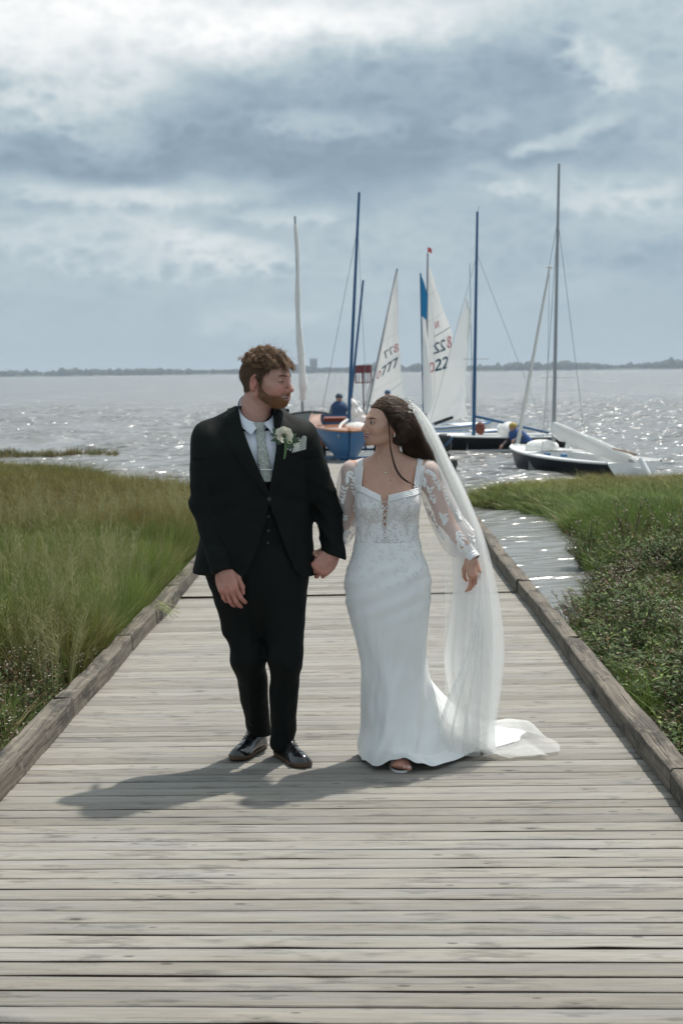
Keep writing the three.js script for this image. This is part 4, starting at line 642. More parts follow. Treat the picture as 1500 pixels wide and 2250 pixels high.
  // ---- hair: short at the sides, loose curls on top
  {
    const list = [], clumps = [], dist = (p, q) => (p[0] - q[0]) ** 2 + (p[1] - q[1]) ** 2 + (p[2] - q[2]) ** 2;
    for (const [p, n] of scatter(hf, 230, (p) => hairLine(p) * topW(p))) {
      const fr = sstep(.03, .075, p[2]);
      clumps.push({ p, n, ph: rr(0, 6.28), cr: rr(.005, .0095), tn: rr(5, 9) * (rnd() < .5 ? -1 : 1), L: rr(.036, .056) * (1 + .25 * fr), d: [n[0] * .9 + rr(-.45, .45), n[1] * .85 + rr(-.25, .25) - fr * .1, n[2] * .5 + .35 + fr * .6 + rr(-.3, .3)], tone: rr(.75, 1.35) });
    }
    for (const [p, n] of scatter(hf, 6200, (p) => hairLine(p) * topW(p))) {
      let k = clumps[0], bd = 1e9; for (const c of clumps) { const d = dist(c.p, p); if (d < bd) { bd = d; k = c; } }
      const dl = Math.hypot(...k.d), d = k.d.map((v) => v / dl + rr(-.16, .16)), L = k.L * rr(.75, 1.12), m = 10, pts = [], ph = k.ph + rr(-.5, .5), cr = k.cr * rr(.7, 1.2), fr = sstep(.04, .08, p[2]);
      const ax = Math.abs(d[1]) < .8 ? [-d[2], 0, d[0]] : [1, 0, 0], al = Math.hypot(...ax), u = ax.map((v) => v / al), w = [d[1] * u[2] - d[2] * u[1], d[2] * u[0] - d[0] * u[2], d[0] * u[1] - d[1] * u[0]];
      for (let i = 0; i < m; i++) { const t = i / (m - 1), g = t * L * .62, q = cr * sstep(0, .5, t), A = ph + t * k.tn, drop = t * t * (.006 + .03 * fr), pull = .35 * t; pts.push([0, 1, 2].map((c) => p[c] + (k.p[c] - p[c]) * pull - n[c] * .002 + d[c] * g + (u[c] * Math.cos(A) + w[c] * Math.sin(A)) * q - (u[c] * Math.cos(ph) + w[c] * Math.sin(ph)) * q * .5 - (c === 1 ? drop : 0))); }
      const c = k.tone * rr(.8, 1.2); list.push({ p: pts, r: rr(.0008, .0013), c: [.215 * c, .13 * c, .075 * c] });
    }
    for (const [p, n] of scatter(hf, 6500, (p) => hairLine(p) * (1 - topW(p) * .9))) {
      const t0 = topW(p), low = sstep(-.03, .03, p[1]), L = lerp(.008, .022, low) * rr(.7, 1.2), d = [n[0] * lerp(.18, .5, t0) + rr(-.12, .12), n[1] * .15 - .85 + rr(-.15, .15), n[2] * .2 - .12 + rr(-.15, .15) + (p[2] > 0 ? .35 : 0)], l = Math.hypot(...d), c = rr(.75, 1.25), pts = [];
      for (let i = 0; i < 4; i++) { const t = i / 3; pts.push([0, 1, 2].map((k) => p[k] + d[k] / l * L * t + n[k] * .0022 * Math.sin(t * 2.2))); }
      list.push({ p: pts, r: rr(.0006, .001), c: [.15 * c, .09 * c, .052 * c] });
    }
    for (const [p, n] of scatter(hf, 3600, (p) => beardAt(p) * (.55 + .45 * n2(p[1] * 300, p[2] * 300)), -.09)) { const L = rr(.003, .007) * (p[1] < -.085 ? 1.3 : 1), d = [n[0] * .7 + rr(-.3, .3), n[1] * .5 - .75 + rr(-.3, .3), n[2] * .7 + rr(-.3, .3)], l = Math.hypot(...d), c = rr(.7, 1.4), pts = [], chin = sstep(.03, .08, p[2]); for (let i = 0; i < 4; i++) { const t = i / 3; pts.push([p[0] + d[0] / l * L * t, p[1] + d[1] / l * L * t - t * t * .001, p[2] + d[2] / l * L * t]); } list.push({ p: pts, r: rr(.0005, .0008), c: [lerp(.27, .37, chin) * c, lerp(.14, .175, chin) * c, lerp(.07, .075, chin) * c], beard: 1 }); }
    for (const [p, n] of scatter(hf, 170, (p) => hairLine(p) * topW(p))) { const l = rr(.05, .085), ph = rr(0, 6.28), d = [n[0] + rr(-.5, .5), n[1] * .9 + rr(-.2, .2), n[2] * .6 + .3 + rr(-.4, .4)], pts = []; for (let i = 0; i < 9; i++) { const t = i / 8; pts.push([p[0] + d[0] * l * t * .8 + Math.cos(ph + t * 7) * .006 * t, p[1] + d[1] * l * t * .8 + Math.sin(ph + t * 7) * .006 * t - t * t * .012, p[2] + d[2] * l * t * .8 + Math.sin(ph * 2 + t * 7) * .006 * t]); } list.push({ p: pts, r: .0005, c: [.22, .135, .08] }); }
    for (const s of [-1, 1]) {
      for (let i = 0; i < 110; i++) { const t = rnd(), a = lerp(.012, .046, t), y = .0262 + .005 * Math.sin(t * 2.4) + rr(-.0024, .0024), p = hit(hf, a * s, y, 0, 0, 0, 1, .2), q = [p[0] + s * .005, p[1] + rr(.0005, .003) - t * .004, p[2] + .001 - t * .004]; list.push({ p: [p, q], r: .0005, c: [.22, .12, .07] }); }
      for (let i = 0; i < 40; i++) { const t = i / 39, a = .031 + (t - .5) * .027, y = .0078 - Math.pow(t - .5, 2) * .012, p = [a * s, y, .0775 + Math.sqrt(Math.max(0, .0131 ** 2 - (a - .031) ** 2)) * .98]; list.push({ p: [p, [p[0] + s * .001, p[1] - .0022, p[2] + .0022]], r: .0006, c: [.07, .035, .02] }); }
    }
    part('hair', lowFace(strands(list.filter((s) => !s.beard)), .82).applyMatrix4(HM), hairMat, man, 'short sides and loose brown curls on top');
    part('beard', lowFace(strands(list.filter((s) => s.beard)), .82).applyMatrix4(HM), hairMat, man, 'short ginger beard');
  }
  // ---- suit
  const weave = dataTex(256, 256, (x, y) => { const v = 128 + 60 * Math.sin((x + y) * .785) + 40 * (h2(x, y) - .5); return [v, v, v]; });
  const suit = new THREE.MeshPhysicalMaterial({ color: col(.0045, .0064, .0055), roughness: .7, specularIntensity: .3, sheen: .04, sheenColor: col(.05, .065, .058), sheenRoughness: .4, side: THREE.DoubleSide });
  const rows = [[.82, -.378, .264, .155, 0], [.95, -.372, .246, .148, 0], [1.06, -.362, .229, .140, 0], [1.18, -.362, .221, .137, 0], [1.30, -.365, .230, .142, 0], [1.40, -.367, .237, .134, 0], [1.455, -.369, .228, .112, -.012], [1.50, -.369, .185, .092, -.02], [1.54, -.368, .13, .08, -.025], [1.575, -.366, .082, .07, -.03]];
  const torso = torsoField(rows);
  const sleeve = (x, y, z) => {
    const f1 = .006 * Math.pow(Math.abs(Math.sin(y * 48 + x * 45 + z * 20)), .6) * sstep(1.34, 1.2, y) * sstep(.93, 1.02, y) - .003 + .0 * Math.sin(y * 95 + x * 60) * sstep(1.28, 1.14, y) * sstep(1.02, 1.1, y) + (fbm(x * 14 + 3, y * 14 + z * 9, 3) - .5) * .012;
    let d = cone(x, y, z, [-.558, 1.432, -.012], [-.584, 1.165, .03], .072, .058); d = smin(d, cone(x, y, z, [-.584, 1.165, .03], [-.494, .885, .165], .058, .0455), .03); d = Math.max(d, -((x + .497) * -.29 + (y - .897) * .90 - (z - .16) * .35));
    let e = cone(x, y, z, [-.168, 1.432, -.012], [-.056, 1.13, -.05], .070, .057); e = smin(e, cone(x, y, z, [-.056, 1.13, -.05], [-.034, .93, .03], .057, .0475), .03); e = Math.max(e, -((x + .036) * .30 + (y - .941) * .95 - (z - .025) * .1));
    return Math.min(d, e) + f1;
  };
  const vCut = poly2([[-.437, 1.60], [-.41, 1.48], [-.36, 1.35], [-.304, 1.222], [-.283, 1.318], [-.268, 1.41], [-.286, 1.556], [-.29, 1.60]]), lowCut = poly2([[-.302, 1.175], [-.272, 1.083], [-.235, .98], [-.205, .90], [-.15, .82], [-.10, .7], [-.5, .7], [-.45, .82], [-.385, .90], [-.352, .98], [-.322, 1.083]]);
  const hem = (x, z) => .862 + .10 * Math.pow(clamp((Math.abs(x + .30) - .03) / .16), 1) * 0 + (z > 0 ? -.006 : .012) + (x < -.5 ? .012 : 0);
  const jacketF = (x, y, z) => {
    let t = torso(x, y, z) + (fbm(x * 9, y * 9 + z * 5, 3) - .5) * .010 - .004;
    t = smin(t, Math.min(cone(x, y, z, [-.45, 1.530, -.022], [-.582, 1.478, -.016], .038, .034), cone(x, y, z, [-.275, 1.530, -.022], [-.150, 1.478, -.016], .038, .034)), .022); const drape = Math.sin((y - 1.2) * 60 + Math.abs(x + .3) * 30) * .003 * Math.exp(-Math.abs(y - 1.19) * 14); t += drape;
    const cut = z > -.02 ? Math.min(vCut(x, y), lowCut(x, y)) : 1;
    t = Math.max(t, -Math.max(cut, -(torso(x, y, z) + .045)));
    t = Math.max(t, hem(x, z) - y);
    const c1 = poly2; let d = smin(t, sleeve(x, y, z), z > .02 && y < 1.36 ? .012 : .035);
    return d;
  };
  const jacket = part('jacket', nets(jacketF, [-.70, .83, -.2], [.08, 1.61, .2], .0062), suit, man);
  // waistcoat and shirt front inside the jacket
  const inner = (x, y, z) => torso(x, y, z) + .017;
  const vestV = poly2([[-.53, 1.62], [-.44, 1.42], [-.335, 1.283], [-.30, 1.272], [-.25, 1.31], [-.21, 1.42], [-.22, 1.62]]);
  part('waistcoat', nets((x, y, z) => Math.max(inner(x, y, z), .985 - y - (Math.abs(x + .305) < .06 ? -(Math.abs(x + .305)) * .6 + .036 : 0), y - 1.56, -Math.max(vestV(x, y), -(inner(x, y, z) + .008)), -z - .02), [-.6, .93, -.03], [-.12, 1.58, .16], .006), new THREE.MeshPhysicalMaterial({ color: col(.0045, .006, .0055), roughness: .75, specularIntensity: .3, side: THREE.DoubleSide }), man);
  const shirtMat = new THREE.MeshPhysicalMaterial({ color: col(.74, .76, .82), roughness: .8, side: THREE.DoubleSide });
  const shirtF = (x, y, z) => inner(x, y, z) + .006 + (fbm(x * 25, y * 18, 3) - .5) * .003;
  const shirt = part('shirt', nets((x, y, z) => Math.max(smin(shirtF(x, y, z), cone(x, y, z, [-.368, 1.48, -.02], [-.356, 1.56, -.016], .072, .066), .03), y - 1.49 + z * .25, 1.2 - y), [-.58, 1.18, -.16], [-.15, 1.59, .16], .006), shirtMat, man);
  // collar: a band folded over round the neck, with two points
  {
    const ring = (v, out) => (a) => { const r = .068 + out + (1 - v) * .003, f = Math.cos(a - .25); return [-.357 + Math.sin(a) * r * 1.02, 1.541 - .062 * f + .030 * v, -.014 + Math.cos(a) * r * 1.05]; };
    const band = sheet(64, 6, (u, v) => ring(v, .002)(.42 + u * 5.9));
    const fold = (s) => sheet(28, 8, (u, v) => { const a = .36 + s * (.05 + u * 3.05), top = ring(1, .003)(a), pt = Math.exp(-u * 5.5), bow = Math.sin(v * 3.14) * .004, outw = .004 + v * (.009 + .014 * pt) + bow; return [top[0] + Math.sin(a) * outw + s * v * pt * (s < 0 ? .047 : .036), top[1] + .002 - v * (.034 + .014 * pt), top[2] + Math.cos(a) * outw + v * pt * .012]; });
    part('collar', mergeGeometries([band, fold(1), fold(-1)]), shirtMat, shirt);
  }
  // tie with a printed flower pattern, knot and clip
  const floral = dataTex(256, 512, (x, y) => {
    let t = 1; for (let k = 0; k < 5; k++) { const gx = Math.floor(x / 42 + k * .37), gy = Math.floor(y / 42 + k * .61), cx = (gx + .5 + (h2(gx, gy + k * 9) - .5) * .7 - k * .37) * 42, cy = (gy + .5 + (h2(gx + 7, gy - k * 5) - .5) * .7 - k * .61) * 42, dx = x - cx, dy = y - cy, r = Math.hypot(dx, dy), a = Math.atan2(dy, dx), pet = 9 + 6 * Math.cos(a * (5 + k % 2) + h2(gx, gy) * 6); if (Math.abs(r - pet) < 1.3) t = Math.min(t, .42); if (r < 2.2) t = .5; if (k > 2 && Math.abs(dy - dx * (h2(gx, gy) - .5) * 2) < 1 && r < 16) t = Math.min(t, .5); }
    const n = h2(x, y); return [214 * t + 8 * n, 219 * t + 8 * n, 210 * t + 8 * n];
  }, true);
  const tieMat = new THREE.MeshPhysicalMaterial({ map: floral, color: col(.80, .80, .78), roughness: .6, side: THREE.DoubleSide, sheen: .3, sheenColor: col(.6, .6, .6) });
  const shirtFront = (x, y, z) => smin(shirtF(x, y, z), cone(x, y, z, [-.368, 1.48, -.02], [-.356, 1.56, -.016], .072, .068), .03);
  {
    const axis = (v) => lerp(-.337, -.311, v), half = (v) => v < .2 ? lerp(.021, .017, v / .2) : lerp(.017, .031, (v - .2) / .8);
    const blade = patch(shirtFront, 10, 30, (u, v) => { const w = half(v), y = lerp(1.478, 1.268, v); return [axis(v) + (u * 2 - 1) * w, y, .010 + .006 * Math.sqrt(1 - (u * 2 - 1) ** 2) + .006 * v]; }, .008);
    const tie = part('tie', blade, tieMat, man, 'pale silver tie printed with grey flowers');
    const kn = patch(shirtFront, 10, 8, (u, v) => { const w = lerp(.026, .017, v) * (1 - .15 * Math.sin(v * 3.1)), y = lerp(1.510, 1.466, v); return [lerp(-.340, -.335, v) + (u * 2 - 1) * w, y + .004 * Math.cos((u - .5) * 3.1), .012 + .016 * Math.sqrt(1 - (u * 2 - 1) ** 2) * Math.sin((.15 + v * .8) * 3.1)]; }, .012);
    part('knot', kn, tieMat, tie);
    const y = 1.318, x = -.312, z = front(shirtFront, x, y); part('tie_clip', box(.05, .0045, .004, x, y, z + .024, .0015).rotateZ(0), new THREE.MeshStandardMaterial({ color: col(.75, .74, .72), metalness: 1, roughness: .22 }), tie);
  }
  // lapels and jacket collar lie on the jacket's front
  const solid = (x, y, z) => { let t = torso(x, y, z) - .004; return smin(t, sleeve(x, y, z), .035); };
  {
    const L = table([[0, -.452, 1.575], [.3, -.41, 1.475], [.65, -.356, 1.342], [1, -.302, 1.214]]), R = table([[0, -.278, 1.57], [.3, -.262, 1.452], [.65, -.272, 1.335], [1, -.298, 1.214]]);
    const wl = table([[0, .05], [.16, .052], [.2, .046], [.23, .078], [.5, .06], [.8, .03], [1, .004]]), lap = (T, s) => patch(solid, 6, 34, (u, v) => { const [x, y] = T(v), w = wl(v)[0]; return [x + s * u * w + (s < 0 ? .006 * (1 - u) : -.006 * (1 - u)), y - (u > .5 && v > .19 && v < .25 ? .006 : 0) - u * .012, .007 + .004 * Math.sin(u * 3.1)]; }, .006);
    part('lapel', lap(L, -1), suit, jacket); part('lapel', lap(R, 1), suit, jacket);
    const dark = mat(.012, .014, .013, .35), bt = (x, y, r, f = solid, l = .004) => { const g = new THREE.CylinderGeometry(r, r * .92, .004, 16); g.rotateX(1.5708); g.translate(x, y, front(f, x, y) + l); return g; };
    part('button', bt(-.300, 1.196, .0095), dark, jacket);
    for (const [x, y] of [[-.307, 1.268], [-.306, 1.12], [-.307, 1.06], [-.309, 1.01]]) part('button', bt(x, y, .006, inner, .002), dark, man.children.find((c) => c.name === 'waistcoat'));
    for (let i = 0; i < 3; i++) { const g = new THREE.SphereGeometry(.006, 10, 8); g.scale(1, 1, .5); g.translate(-.530 - i * .004, .915 + i * .018, .17 - i * .008); part('button', g, dark, jacket); }
    // hip and breast pockets
    part('pocket_flap', patch(solid, 8, 4, (u, v) => [lerp(-.20, -.128, u), lerp(.988, .945, v) + u * .008, .004], .004), suit, jacket);
    part('pocket_flap', patch(solid, 8, 4, (u, v) => [lerp(-.47, -.545, u), lerp(.988, .945, v) + u * .008, .004], .004), suit, jacket);
    part('breast_pocket', patch(solid, 8, 4, (u, v) => [lerp(-.208, -.138, u), lerp(1.392, 1.368, v) + u * .012, .005], .004), suit, jacket);
    // pocket square
    part('pocket_square', patch(solid, 14, 8, (u, v) => { const top = .040 + .012 * Math.abs(Math.sin(u * 6.2)) + .010 * u; return [lerp(-.203, -.146, u) + (1 - v) * .004, 1.386 + u * .012 + (1 - v) * top, .010 + .006 * Math.sin(u * 9 + v * 2) * (1 - v)]; }, .003), tieMat, man, 'folded pale patterned pocket square');
  }
  // buttonhole flower
  {
    const at = (x, y, l = 0) => [x, y, front(solid, x, y) + .012 + l], rose = [], C = at(-.236, 1.458, .022);
    for (let ringN = 0; ringN < 5; ringN++) { const m = [3, 4, 5, 6, 7][ringN], R = .006 + ringN * .0058; for (let i = 0; i < m; i++) { const a0 = i / m * 6.283 + ringN * .7, w = 1.5 * 6.283 / m; rose.push(sheet(8, 6, (u, v) => { const a = a0 + (u - .5) * w, open = .25 + ringN * .16, r = R * (.55 + .6 * v * (1 + open * .3)) + .0018 * Math.sin(u * 9 + i), h = .016 * v * (1 - Math.pow(Math.abs(u - .5) * 2, 2) * .4) * (1.25 - ringN * .18) - ringN * .0022; const X = Math.cos(a) * r, Y = Math.sin(a) * r; return [C[0] + X + h * .2, C[1] + Y + h * .25, C[2] + h]; })); } }
    const bt = part('buttonhole_flower', mergeGeometries(rose), new THREE.MeshPhysicalMaterial({ color: col(.80, .76, .64), roughness: .7, side: THREE.DoubleSide }), man, 'cream rose buttonhole with green leaves');
    const bud = []; for (let i = 0; i < 7; i++) bud.push(sheet(6, 5, (u, v) => { const a = i * .9 + (u - .5) * 1.3, r = .012 * Math.sin(v * 2.2 + .4); return [-.212 + Math.cos(a) * r, 1.432 + Math.sin(a) * r, C[2] - .006 + .012 * (1 - v)]; }));
    part('bud', mergeGeometries(bud), mat(.62, .68, .42, .7), bt);
    const leaf = (x, y, ang, L, w, l) => { const c = at(x, y, l); return sheet(4, 8, (u, v) => { const s = (u * 2 - 1) * w * Math.sin(Math.pow(v, .8) * 3.1416), t = v * L; return [c[0] + Math.cos(ang) * t - Math.sin(ang) * s, c[1] + Math.sin(ang) * t + Math.cos(ang) * s, c[2] + .012 * Math.sin(v * 2.5) - Math.abs(u - .5) * .006]; }); };
    const green = mat(.055, .10, .05, .6, { transmission: .2 });
    for (const [x, y, a, L, w, l] of [[-.25, 1.455, 2.9, .045, .011, .004], [-.255, 1.462, 2.4, .04, .011, .006], [-.25, 1.448, 3.4, .045, .009, .004], [-.24, 1.472, 1.9, .025, .009, .01], [-.216, 1.44, -.15, .05, .012, .004], [-.21, 1.432, .35, .046, .010, .006], [-.208, 1.436, .9, .04, .008, .004], [-.225, 1.434, -.7, .042, .012, .004], [-.222, 1.43, -1.2, .035, .010, .006], [-.246, 1.44, -2.3, .03, .010, .003], [-.232, 1.449, -1.3, .022, .009, .032], [-.24, 1.468, -1.0, .024, .009, .034]]) part('leaf', leaf(x, y, a, L, w, l), green, bt);
    part('stem', merge([tube([at(-.232, 1.44, .004), at(-.231, 1.40, .004), at(-.236, 1.362, .004)], .0035, 12, 6), tube([at(-.226, 1.44, .004), at(-.227, 1.40, .004), at(-.233, 1.366, .004)], .003, 12, 6)]), mat(.10, .17, .06, .6), bt);
    const ws = []; for (let i = 0; i < 5; i++) { const g = new THREE.SphereGeometry(.003, 8, 6); const c = at(-.214 + rr(-.006, .006), 1.404 + rr(-.008, .006), .003); g.translate(...c); ws.push(g); } part('filler_flowers', merge(ws), mat(.78, .78, .72, .8), bt);
  }
  // ---- trousers
  const hipF = torsoField([[.62, -.355, .09, .03, 0], [.70, -.357, .13, .07, 0], [.78, -.36, .168, .105, 0], [.88, -.36, .198, .125, 0], [1.0, -.36, .188, .122, 0], [1.04, -.36, .183, .118, 0]]);
  const trouF = (x, y, z) => {
    let a = smin(cone(x, y, z, [-.452, .87, -.005], [-.408, .5, -.005], .115, .070), cone(x, y, z, [-.408, .5, -.005], [-.378, .135, -.175], .070, .054), .04), b = smin(cone(x, y, z, [-.268, .87, 0], [-.246, .5, .05], .115, .070), cone(x, y, z, [-.246, .5, .05], [-.27, .10, -.045], .070, .053), .04);
    const w1 = .004 * Math.sin(y * 48 + x * 25 + 1) * (sstep(.3, .12, y) + .5 * sstep(.7, .6, y) * sstep(.4, .5, y)), w2 = (fbm(x * 11, y * 9 + z * 6, 3) - .5) * .014;
    const crA = -.006 * Math.exp(-Math.pow((x + .40 - .02 * (y - .5)) / .012, 2)) * (z > -.1 ? 1 : 0), crB = -.006 * Math.exp(-Math.pow((x + .248) / .012, 2)) * (z > 0 ? 1 : 0);
    a = Math.max(a + crA, .118 - y - (z + .17) * .12); b = Math.max(b + crB, .083 - y - (z + .04) * .12);
    let d = smin(a, b, .028); const hip = hipF(x, y, z);
    return Math.max(smin(d, hip, .06) + w1 + w2, y - 1.04);
  };
  const trousers = part('trousers', nets(trouF, [-.62, .06, -.28], [-.1, 1.07, .2], .0075), suit, man);
  // ---- shoes
  const leather = new THREE.MeshPhysicalMaterial({ color: col(.006, .006, .007), roughness: .22, clearcoat: .8, clearcoatRoughness: .12, side: THREE.DoubleSide }), soleM = mat(.10, .06, .035, .6), lace = mat(.008, .008, .009, .7);
  const W = table([[0, .024], [.08, .034], [.3, .036], [.5, .037], [.72, .047], [.85, .044], [.95, .03], [1, .008]]), Hh = table([[0, .075], [.12, .088], [.3, .095], [.42, .085], [.55, .064], [.75, .047], [.9, .038], [1, .012]]);
  const shoe = (hx, hz, ang, name) => {
    const Ls = .292, sx = Math.sin(ang), cz = Math.cos(ang), put = (l, y, w) => [hx + sx * l + cz * w, G + y, hz + cz * l - sx * w];
    const upper = sheet(28, 44, (u, v) => { const a = u * Math.PI * 2, w = W(v)[0], h = Hh(v)[0], c = Math.cos(a), s = Math.sin(a), yy = .012 + (s > 0 ? Math.pow(s, .8) * h * (1 - .25 * c * c) : s * .006); return put(.004 + v * (Ls - .012), yy, c * w * (1 - .12 * Math.max(0, s))); }, { closeU: true });
    const sole = sheet(40, 3, (u, v) => { const a = u * Math.PI * 2, l = .5 + .5 * Math.cos(a), w = W(l)[0] + .004, lift = l > .85 ? (l - .85) * .06 : 0; return put(l * Ls, [0, .001, .017, .019][Math.round(v * 3)] + lift + (v === 0 ? .0 : 0), Math.sign(Math.sin(a)) * w * (v === 0 ? .5 : 1) * Math.pow(Math.abs(Math.sin(a)), .35)); }, { closeU: true });
    const heel = sheet(24, 1, (u, v) => { const a = u * Math.PI * 2; return put(.036 + .036 * Math.cos(a), v * .014 - .001, .034 * Math.sin(a)); }, { closeU: true });
    const o = part(name, upper, leather, man); part('sole', mergeGeometries([sole, heel]), soleM, o);
    const ls = []; for (let k = 0; k < 4; k++) { const v = .40 + k * .05, h = Hh(v)[0] + .0135; ls.push(tube([put(v * Ls, h - .012, -.022), put(v * Ls + .004, h, 0), put(v * Ls, h - .012, .022)], .0022, 8, 5)); } part('laces', merge(ls), lace, o);
    part('toe_seam', tube([put(.70 * Ls, .018, -.046), put(.72 * Ls, .048, -.026), put(.725 * Ls, .0605, 0), put(.72 * Ls, .048, .026), put(.70 * Ls, .018, .046)], .0014, 20, 4), lace, o);
  };
  shoe(-.295, -.115, .50, 'shoe'); shoe(-.365, -.25, -.42, 'shoe');
  rebase(man, -.34);
}
// ---------------------------------------------------------------- the bride
{
  seed = 808;
  const lady = thing('person', 'long-haired woman in white lace wedding dress and veil, smiling up at the man', 'person', [0, -.043, -6.2]); lady.scale.setScalar(1.025);
  const G = .042;
  const skinC = (x, y, z, t = 0) => { const n = (fbm(x * 90 + 5, y * 90 + z * 60, 4) - .5) * 1.5; return [.52 + n * .05 + t * .03, .30 + n * .045 - t * .04, .215 + n * .04 - t * .03]; };
  const S = .88, HM = headFrame([.186, 1.490, .01], -1.09, -.13, -.02, S), neckBase = [.203, 1.325, -.028];
  const hf = headField({ neck: inv(HM, neckBase), neckR: .05, jaw: .9, nose: .84, brow: .8, slit: .0034, open: .0076, cheek: 1.18 });
  const hairLine = (p) => { const [x, y, z] = p; return y > table([[-.12, -.09], [-.03, -.075], [-.02, -.03], [-.005, .012], [.02, .012], [.035, .05], [.055, .072], [.085, .083]])(clamp(z, -.12, .085))[0] ? 1 : 0; };
  const headG = nets(hf, [-.1, -.23, -.125], [.1, .125, .135], .0026, (x, y, z) => {
    const a = Math.abs(x), yl = y - a * a * 9; let c = skinC(x, y, z, Math.exp(-(((a - .042) / .02) ** 2 + ((y + .03) / .02) ** 2)) * .8 + (a > .073 ? .7 : 0));
    if (hairLine([x, y, z])) return [.035, .022, .016];
    if (z > .077 && a < .027 && ((yl < -.0545 && yl > -.0625) || (yl < -.0705 && yl > -.081))) c = [.42, .16, .15];
    if (z > .07 && Math.hypot(a / .025, (yl + .0662) / .0056) < 1) c = [.10, .03, .025];
    if (z > .05 && a > .016 && a < .048 && Math.abs(y - .006) < .0075) c = [.36, .2, .15];
    return c;
  });
  lowFace(headG, .8).applyMatrix4(HM);
  // ---- hands
  const HL = handField({ curls: [[.35, .55, .3], [.5, .6, .35], [.6, .7, .35], [.65, .75, .35]], spread: .03, thumb: [[.02, .022, -.006], [.036, .05, -.026], [.03, .084, -.044], [.018, .104, -.05]], s: .9, fat: .9 });
  const ML = frame([.548, .925, .01], [.22, -.95, .18], [.55, .1, .82]);
  const HR = handField({ curls: [[.75, 1.15, .7], [.8, 1.2, .7], [.85, 1.2, .7], [.9, 1.2, .7]], spread: .02, thumb: [[.02, .022, -.004], [.040, .036, -.022], [.046, .05, -.052], [.030, .058, -.074]], s: .9, fat: .9, mir: -1 });
  const MR = frame([-.066, .962, -.022], [-.40, -.88, .25], [.15, .18, -1]);
  const hc = (x, y, z) => skinC(x, y, z, y > .07 ? .7 : .2), hb = [[-.075, -.07, -.12], [.075, .2, .04]];
  const hands = [nets(HL, hb[0], hb[1], .0026, hc).applyMatrix4(ML), nets(HR, hb[0], hb[1], .0026, hc).applyMatrix4(MR)];
  // ---- body
  const rows = [[.60, .205, .165, .14, -.01], [.70, .198, .178, .135, -.005], [.80, .194, .178, .126, 0], [.86, .194, .172, .122, 0], [.93, .194, .140, .106, 0], [1.0, .194, .130, .098, 0], [1.06, .194, .126, .096, 0], [1.12, .195, .130, .102, .004], [1.17, .196, .132, .105, .006], [1.22, .198, .132, .095, .002], [1.27, .203, .142, .078, -.008], [1.305, .207, .157, .062, -.018], [1.335, .208, .143, .05, -.022], [1.352, .207, .10, .046, -.025], [1.37, .206, .06, .045, -.027]];
  const trunk = torsoField(rows);
  const torso = (x, y, z) => { const bx = Math.abs(x - .197); let d = smin(trunk(x, y, z), ell(bx, y, z, [.062, 1.165, .066], [.062, .06, .058]), .035); return d; };
  const A = { ls: [.368, 1.288, -.025], le: [.445, 1.085, -.06], lw: [.548, .935, .005], rs: [.045, 1.29, -.03], re: [.018, 1.085, -.10], rw: [-.045, .975, -.04] };
  const arms = (x, y, z, k = 0) => { let d = smin(cone(x, y, z, A.ls, A.le, .042 + k, .035 + k), cone(x, y, z, A.le, A.lw, .035 + k, .023 + k), .02), e = smin(cone(x, y, z, A.rs, A.re, .042 + k, .035 + k), cone(x, y, z, A.re, A.rw, .035 + k, .023 + k), .02); return Math.min(d, e); };
  const leg = (x, y, z) => Math.min(smin(cone(x, y, z, [.27, .84, 0], [.25, .48, .03], .085, .055), cone(x, y, z, [.25, .48, .03], [.24, .12, .04], .05, .03), .03), smin(cone(x, y, z, [.12, .84, 0], [.14, .48, -.02], .085, .055), cone(x, y, z, [.14, .48, -.02], [.15, .12, -.12], .05, .03), .03));
  const bodyF = (x, y, z) => { let d = smin(smin(torso(x, y, z), arms(x, y, z), .045), leg(x, y, z), .05); d = smin(d, cone(x, y, z, neckBase, [.198, 1.42, -.02], .053, .047), .03); d = smin(d, cone(x, y, z, [.197, 1.30, .022], [.33, 1.315, .0], .010, .008), .02); d = smin(d, cone(x, y, z, [.197, 1.30, .022], [.08, 1.318, .0], .010, .008), .02); return d; };
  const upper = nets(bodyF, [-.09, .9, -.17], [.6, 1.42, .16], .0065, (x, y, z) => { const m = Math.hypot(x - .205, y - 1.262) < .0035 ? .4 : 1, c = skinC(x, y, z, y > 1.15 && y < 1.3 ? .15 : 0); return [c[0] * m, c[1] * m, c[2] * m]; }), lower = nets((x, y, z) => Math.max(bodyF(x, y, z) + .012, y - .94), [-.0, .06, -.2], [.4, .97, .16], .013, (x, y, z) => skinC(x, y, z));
  // front foot in its sandal
  const toes = [], footC = [.236, G, .12]; for (let i = 0; i < 5; i++) toes.push([[footC[0] + .030 - i * .0158, G + .021 - i * .0012, footC[2] + .055 - i * .006], [footC[0] + .034 - i * .0170, G + .016, footC[2] + .086 - i * .009 - (i === 0 ? .002 : 0)], i ? .0095 - i * .0006 : .0135]);
  const footF = (x, y, z) => { let d = cone(x, y, z, [footC[0], G + .05, footC[2] - .09], [footC[0] + .002, G + .03, footC[2] + .04], .034, .026); d = smin(d, ell(x, y, z, [footC[0], G + .024, footC[2] + .045], [.043, .017, .035]), .02); let t = 1e3; for (const b of toes) t = Math.min(t, cone(x, y, z, b[0], b[1], b[2], b[2] * .95)); return smin(d, t, .005); };
  const foot = nets(footF, [.16, .045, -.02], [.31, .15, .25], .003, (x, y, z) => { for (const b of toes) if (Math.hypot(x - b[1][0], y - b[1][1] - b[2] * .7, z - b[1][2] - b[2] * .45) < b[2] * .62) return [.70, .45, .40]; return skinC(x, y, z, .8); });
  part('body', toSkin([headG, upper, lower, foot, ...hands]), skinMat, lady);
